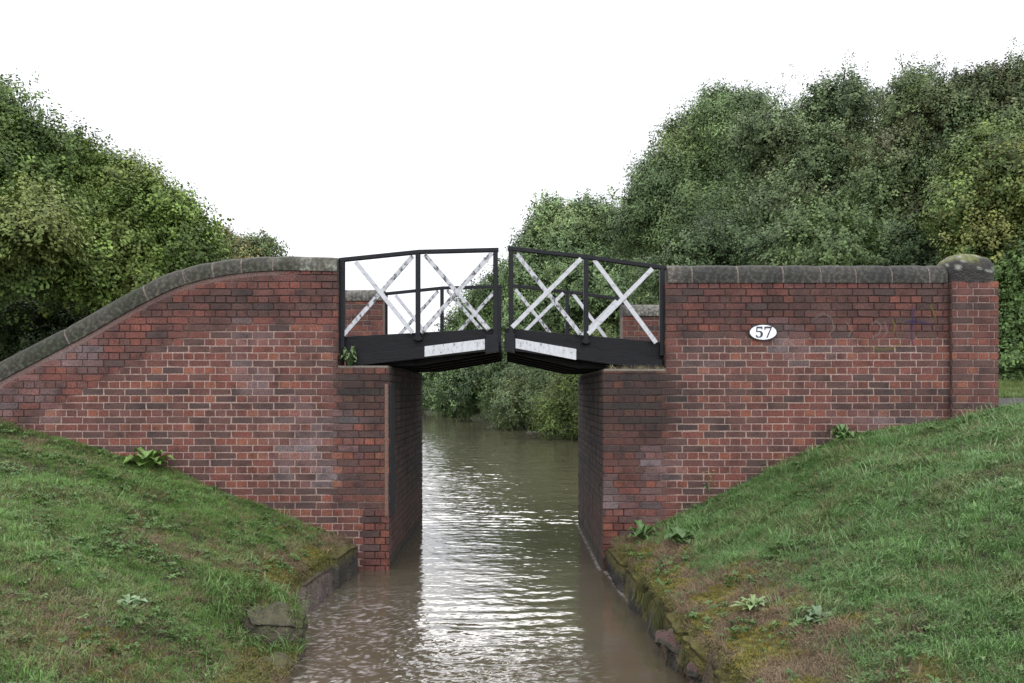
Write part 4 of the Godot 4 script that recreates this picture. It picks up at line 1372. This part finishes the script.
func make_trees() -> void:
	var g0 := Color(0.042, 0.068, 0.019); var g1 := Color(0.085, 0.128, 0.033); var y := Color(0.15, 0.165, 0.045)
	# ---- left bank, behind the wall
	make_tree("hawthorn_tree", "tall dark hawthorn at the far left with thin twigs against the sky", "tree", "trees behind the left wall", Vector3(-9.6, 1.6, -15.0),
		[lobe(-30, 190, 15, 70, 75), lobe(40, 195, 15.5, 46, 50), lobe(10, 245, 13.6, 70, 44), lobe(-70, 260, 13.6, 90, 70), lobe(5, 130, 15.5, 34, 38), lobe(50, 155, 15.6, 26, 24)],
		{n = 21000, kind = "fine", c0 = g0, c1 = g1, c2 = y, scale = 1.0, airy = 0.26, shoots = 0.4, shoot = 0.6, trunk = 0.16})
	make_tree("field_maple", "rounded yellow green maple reaching over the curved coping on the left", "tree", "trees behind the left wall", Vector3(-6.6, 1.6, -16.5),
		[lobe(100, 205, 16.5, 42, 44), lobe(145, 230, 16, 42, 42), lobe(192, 256, 16, 30, 32), lobe(120, 280, 15.5, 60, 45), lobe(75, 250, 16, 50, 55), lobe(175, 285, 16.5, 44, 36), lobe(75, 170, 16.6, 22, 22), lobe(125, 188, 16.4, 20, 20), lobe(178, 222, 16.2, 18, 18)],
		{n = 21000, kind = "fine", c0 = Color(0.058, 0.092, 0.022), c1 = Color(0.11, 0.16, 0.036), c2 = Color(0.165, 0.175, 0.05), scale = 1.0, shoots = 0.22, shoot = 0.5, trunk = 0.14})
	make_tree("elder_bush", "dark elder bush in the shade low behind the sloping left coping", "bush", "trees behind the left wall", Vector3(-9.4, 1.6, -17.6),
		[lobe(0, 300, 18.5, 60, 50), lobe(40, 325, 17.6, 70, 45), lobe(-40, 345, 17.4, 80, 55), lobe(110, 310, 18, 50, 40)],
		{n = 12000, kind = "broad", c0 = Color(0.018, 0.03, 0.012), c1 = Color(0.04, 0.06, 0.02), scale = 0.8, shoots = 0.1, trunk = 0.07})
	make_tree("hawthorn_bush", "small distant bush with a reddish tip showing above the left coping", "bush", "trees behind the left wall", Vector3(-11.0, 1.6, -34.0),
		[lobe(238, 262, 34, 22, 20), lobe(262, 255, 34, 15, 13), lobe(215, 270, 34, 30, 30)],
		{n = 4500, kind = "fine", c0 = Color(0.06, 0.085, 0.035), c1 = Color(0.11, 0.14, 0.05), c2 = Color(0.2, 0.09, 0.05), scale = 1.5, shoots = 0.35, shoot = 0.7, trunk = 0.1})
	# ---- right bank, above the level coping
	make_tree("ash_tree", "tall feathery ash rising behind the right end of the railing", "tree", "trees behind the right wall", Vector3(7.2, 1.2, -32.0),
		[lobe(715, 143, 32, 42, 46), lobe(685, 165, 32, 30, 44), lobe(664, 198, 32, 24, 36), lobe(750, 126, 32, 13, 24), lobe(721, 121, 32, 16, 26), lobe(745, 150, 32, 30, 44), lobe(700, 225, 31.5, 62, 55), lobe(648, 222, 32, 30, 32), lobe(750, 215, 31, 40, 50), lobe(695, 142, 32, 24, 26)],
		{n = 25000, kind = "ash", c0 = Color(0.055, 0.085, 0.036), c1 = Color(0.095, 0.14, 0.055), c2 = Color(0.13, 0.16, 0.05), scale = 1.35, shoots = 0.25, shoot = 0.9, clump = 0.5, trunk = 0.22})
	make_tree("alder_tree", "grey green alder beyond the railing, its top just over the handrail", "tree", "trees behind the right wall", Vector3(2.6, 0.8, -47.0),
		[lobe(562, 254, 47, 38, 40), lobe(605, 250, 46, 36, 46), lobe(535, 265, 47, 26, 40), lobe(580, 300, 46, 60, 40), lobe(545, 320, 46, 40, 40), lobe(635, 285, 45, 40, 50), lobe(555, 222, 47, 22, 20), lobe(590, 226, 46.5, 24, 22), lobe(538, 240, 47, 20, 26), lobe(622, 318, 45, 44, 44), lobe(615, 228, 45, 20, 24)],
		{n = 27000, kind = "broad", c0 = Color(0.065, 0.1, 0.045), c1 = Color(0.11, 0.16, 0.07), c2 = Color(0.14, 0.17, 0.055), scale = 1.7, shoots = 0.3, shoot = 1.0, clump = 0.6, trunk = 0.2})
	make_tree("blackthorn_tree", "dark thorny thicket tree with ragged thin top above the number plate", "tree", "trees behind the right wall", Vector3(8.4, 1.6, -25.0),
		[lobe(800, 160, 25.5, 52, 50), lobe(850, 165, 25, 52, 56), lobe(790, 220, 25, 60, 50), lobe(860, 230, 24.5, 60, 50), lobe(770, 150, 26, 36, 36), lobe(835, 125, 25.5, 42, 30)],
		{n = 24000, kind = "fine", c0 = Color(0.05, 0.074, 0.034), c1 = Color(0.095, 0.13, 0.056), c2 = Color(0.12, 0.115, 0.06), scale = 1.25, airy = 0.34, shoots = 0.6, shoot = 1.0, clump = 0.42, trunk = 0.18})
	make_tree("hawthorn_tree", "tallest dark hawthorn at the upper right with spiky shoots", "tree", "trees behind the right wall", Vector3(10.6, 1.7, -21.5),
		[lobe(930, 150, 22, 55, 60), lobe(985, 140, 21.5, 55, 55), lobe(1040, 145, 21, 60, 70), lobe(905, 190, 22, 50, 55), lobe(960, 210, 21.5, 60, 50), lobe(910, 105, 22, 26, 26), lobe(980, 98, 21.5, 30, 22), lobe(1030, 95, 21, 34, 30)],
		{n = 25000, kind = "fine", c0 = Color(0.046, 0.068, 0.03), c1 = Color(0.088, 0.12, 0.046), c2 = Color(0.115, 0.095, 0.055), scale = 1.1, airy = 0.34, shoots = 0.6, shoot = 0.85, clump = 0.36, trunk = 0.2})
	make_tree("field_maple", "yellowing maple at the right edge above the end pier", "tree", "trees behind the right wall", Vector3(10.2, 1.7, -16.5),
		[lobe(1010, 165, 16.8, 48, 40), lobe(985, 215, 16.5, 40, 45), lobe(1040, 205, 16.2, 60, 60), lobe(1005, 255, 16.2, 42, 40), lobe(965, 175, 17, 26, 22)],
		{n = 15000, kind = "fine", c0 = Color(0.055, 0.085, 0.026), c1 = Color(0.10, 0.135, 0.036), c2 = Color(0.155, 0.135, 0.04), scale = 0.95, shoots = 0.25, shoot = 0.45, trunk = 0.12})
	make_tree("elder_bush", "lighter green elder bush just above the right coping, in front of dark trees", "bush", "trees behind the right wall", Vector3(7.6, 1.7, -20.0),
		[lobe(825, 238, 20, 36, 30), lobe(865, 245, 20, 34, 26), lobe(800, 262, 20, 30, 24), lobe(850, 275, 19.5, 60, 26)],
		{n = 8000, kind = "broad", c0 = Color(0.055, 0.085, 0.03), c1 = Color(0.095, 0.135, 0.052), scale = 0.95, shoots = 0.15, trunk = 0.06})
	make_tree("holly_bush", "dark bush in the shade between ash and thorn thicket above the coping", "bush", "trees behind the right wall", Vector3(5.4, 1.6, -23.0),
		[lobe(720, 262, 23, 40, 30), lobe(760, 268, 22.5, 40, 30), lobe(680, 275, 23, 36, 28)],
		{n = 7000, kind = "fine", c0 = Color(0.035, 0.055, 0.025), c1 = Color(0.065, 0.095, 0.04), scale = 1.1, shoots = 0.15, trunk = 0.06})
	make_tree("ivy_bush", "dense ivy clad bush right behind the end pier beside the track", "bush", "trees behind the right wall", Vector3(10.1, 1.7, -15.6),
		[lobe(1020, 330, 15.6, 40, 42), lobe(1050, 300, 15.4, 50, 60), lobe(985, 300, 16, 36, 50), lobe(1012, 372, 15.2, 34, 16), lobe(1070, 370, 15.2, 50, 30), lobe(960, 330, 16.3, 30, 50)],
		{n = 11000, kind = "broad", c0 = Color(0.04, 0.068, 0.022), c1 = Color(0.075, 0.12, 0.036), scale = 0.75, shoots = 0.06, clump = 0.26, trunk = 0.06})
	make_tree("hazel_bush", "dense hazel filling the hedge between the ivy bush and elder", "bush", "trees behind the right wall", Vector3(9.0, 1.7, -18.6),
		[lobe(930, 265, 18.6, 50, 36), lobe(900, 300, 18.6, 60, 40), lobe(970, 285, 18.2, 50, 50), lobe(1000, 350, 18, 60, 40)],
		{n = 9000, kind = "broad", c0 = Color(0.03, 0.05, 0.022), c1 = Color(0.06, 0.09, 0.036), scale = 0.9, shoots = 0.1, trunk = 0.06})
	# ---- beyond the arch, along the water
	make_tree("willow_bush", "olive willow bush hanging to the water beside the right abutment", "bush", "bushes along the far water", Vector3(3.4, 0.4, -34.0),
		[lobe(575, 408, 34, 30, 32), lobe(600, 385, 34, 36, 46), lobe(555, 415, 36, 24, 20), lobe(620, 400, 33, 40, 50)],
		{n = 9000, kind = "willow", c0 = Color(0.042, 0.063, 0.018), c1 = Color(0.073, 0.104, 0.027), c2 = Color(0.098, 0.111, 0.027), scale = 1.3, shoots = 0.1, trunk = 0.06, clump = 0.4})
	make_tree("willow_bush", "pale leaved low willow dipping into the canal in mid view", "bush", "bushes along the far water", Vector3(1.9, 0.3, -43.0),
		[lobe(530, 405, 43, 30, 22), lobe(510, 412, 45, 18, 14), lobe(555, 395, 42, 30, 28), lobe(540, 380, 44, 30, 24)],
		{n = 8000, kind = "willow", c0 = Color(0.049, 0.070, 0.030), c1 = Color(0.091, 0.122, 0.054), c2 = Color(0.098, 0.111, 0.036), scale = 1.5, shoots = 0.1, trunk = 0.06, clump = 0.45})
	make_tree("sallow_bush", "rounded blue green sallow over the dark waterline in the arch", "bush", "bushes along the far water", Vector3(0.6, 0.4, -54.0),
		[lobe(495, 392, 54, 24, 26), lobe(475, 398, 56, 18, 20), lobe(515, 375, 54, 30, 28), lobe(490, 370, 56, 26, 20)],
		{n = 9000, kind = "broad", c0 = Color(0.035, 0.059, 0.024), c1 = Color(0.070, 0.107, 0.045), c2 = Color(0.084, 0.111, 0.036), scale = 1.9, shoots = 0.1, trunk = 0.08, clump = 0.6})
	make_tree("alder_bush", "light green alder bush at the canal bend seen through the arch", "bush", "bushes along the far water", Vector3(-2.5, 0.4, -65.0),
		[lobe(462, 395, 65, 20, 24), lobe(475, 375, 66, 22, 20), lobe(448, 400, 68, 14, 18), lobe(445, 378, 70, 20, 22)],
		{n = 9000, kind = "broad", c0 = Color(0.038, 0.067, 0.024), c1 = Color(0.081, 0.122, 0.045), scale = 2.2, shoots = 0.1, trunk = 0.1, clump = 0.7})
	make_tree("poplar_tree", "far green tree seen through the left railing beside the centre gap", "tree", "bushes along the far water", Vector3(-2.0, 0.8, -62.0),
		[lobe(485, 315, 62, 26, 36), lobe(505, 300, 61, 24, 40), lobe(470, 340, 63, 26, 28), lobe(500, 350, 61, 34, 26), lobe(520, 330, 60, 30, 40)],
		{n = 10000, kind = "broad", c0 = Color(0.045, 0.074, 0.027), c1 = Color(0.081, 0.122, 0.042), scale = 2.1, shoots = 0.3, shoot = 1.2, trunk = 0.2, clump = 0.7})
	make_tree("alder_bush", "dark far bush closing the canal at the left side of the arch", "bush", "bushes along the far water", Vector3(-8.5, 0.6, -84.0),
		[lobe(430, 392, 84, 22, 24), lobe(405, 385, 86, 24, 30), lobe(450, 385, 82, 18, 26), lobe(380, 388, 88, 26, 30)],
		{n = 9000, kind = "broad", c0 = Color(0.028, 0.048, 0.021), c1 = Color(0.056, 0.085, 0.036), scale = 2.6, shoots = 0.1, trunk = 0.1, clump = 0.9})


# ---------------------------------------------------------------- scene
func _ready() -> void:
	rng.seed = 57
	for n in [[noise_a, 5], [noise_b, 11], [noise_c, 29]]:
		n[0].seed = n[1]
		n[0].noise_type = FastNoiseLite.TYPE_SIMPLEX_SMOOTH
		n[0].frequency = 0.02
		n[0].fractal_octaves = 3
	# camera: level, the lens shifted up so that the horizon lies below the middle of the picture
	var cam := Camera3D.new()
	cam.name = "camera"
	cam.projection = Camera3D.PROJECTION_FRUSTUM
	cam.near = 0.1
	cam.far = 2000.0
	cam.size = 2.0 * 0.1 * 341.5 / FOCAL
	cam.frustum_offset = Vector2(0, 0.1 * 51.5 / FOCAL)
	add_child(cam)
	cam.position = Vector3(0, EYE, 0)
	cam.current = true
	# overcast sky and a veiled sun
	var img := Image.create(256, 128, false, Image.FORMAT_RGBF)
	var glow := Vector3(-0.12, 0.5, -0.86).normalized()
	for j in 128:
		for i in 256:
			var lat := PI * (0.5 - (j + 0.5) / 128.0); var lon := TAU * ((i + 0.5) / 256.0 - 0.5)
			var d := Vector3(sin(lon) * cos(lat), sin(lat), -cos(lon) * cos(lat))
			var v := 0.95 + 2.0 * exp(-pow(acos(clampf(d.dot(glow), -1, 1)) / 0.95, 2.0))      # brighter towards the veiled sun
			v *= 1.0 + 0.05 * noise_a.get_noise_3d(d.x * 60.0, d.y * 140.0, d.z * 60.0)
			var c := Color(0.965 * v, 0.98 * v, 1.035 * v)
			if lat < 0: c = Color(0.11, 0.115, 0.09)
			img.set_pixel(i, j, c)
	var sky_mat := PanoramaSkyMaterial.new()
	sky_mat.panorama = ImageTexture.create_from_image(img)
	var sky := Sky.new()
	sky.sky_material = sky_mat
	var env := Environment.new()
	env.background_mode = Environment.BG_SKY
	env.sky = sky
	env.tonemap_mode = Environment.TONE_MAPPER_LINEAR
	env.tonemap_exposure = 1.4
	env.sdfgi_enabled = true
	env.ssao_enabled = true
	env.ssil_enabled = true
	var we := WorldEnvironment.new()
	we.name = "environment"
	we.environment = env
	add_child(we)
	var sun := DirectionalLight3D.new()
	sun.name = "sun"
	sun.light_energy = 0.3
	sun.light_angular_distance = 45.0
	sun.light_color = Color(1.0, 0.985, 0.96)
	sun.shadow_enabled = true
	add_child(sun)
	sun.look_at_from_position(Vector3.ZERO, -Vector3(-0.12, 0.62, -0.78))
	make_materials()
	make_ground()
	make_water()
	make_walls()
	make_leaves()
	make_edging()
	make_trees()
	make_grass()
	make_weeds()
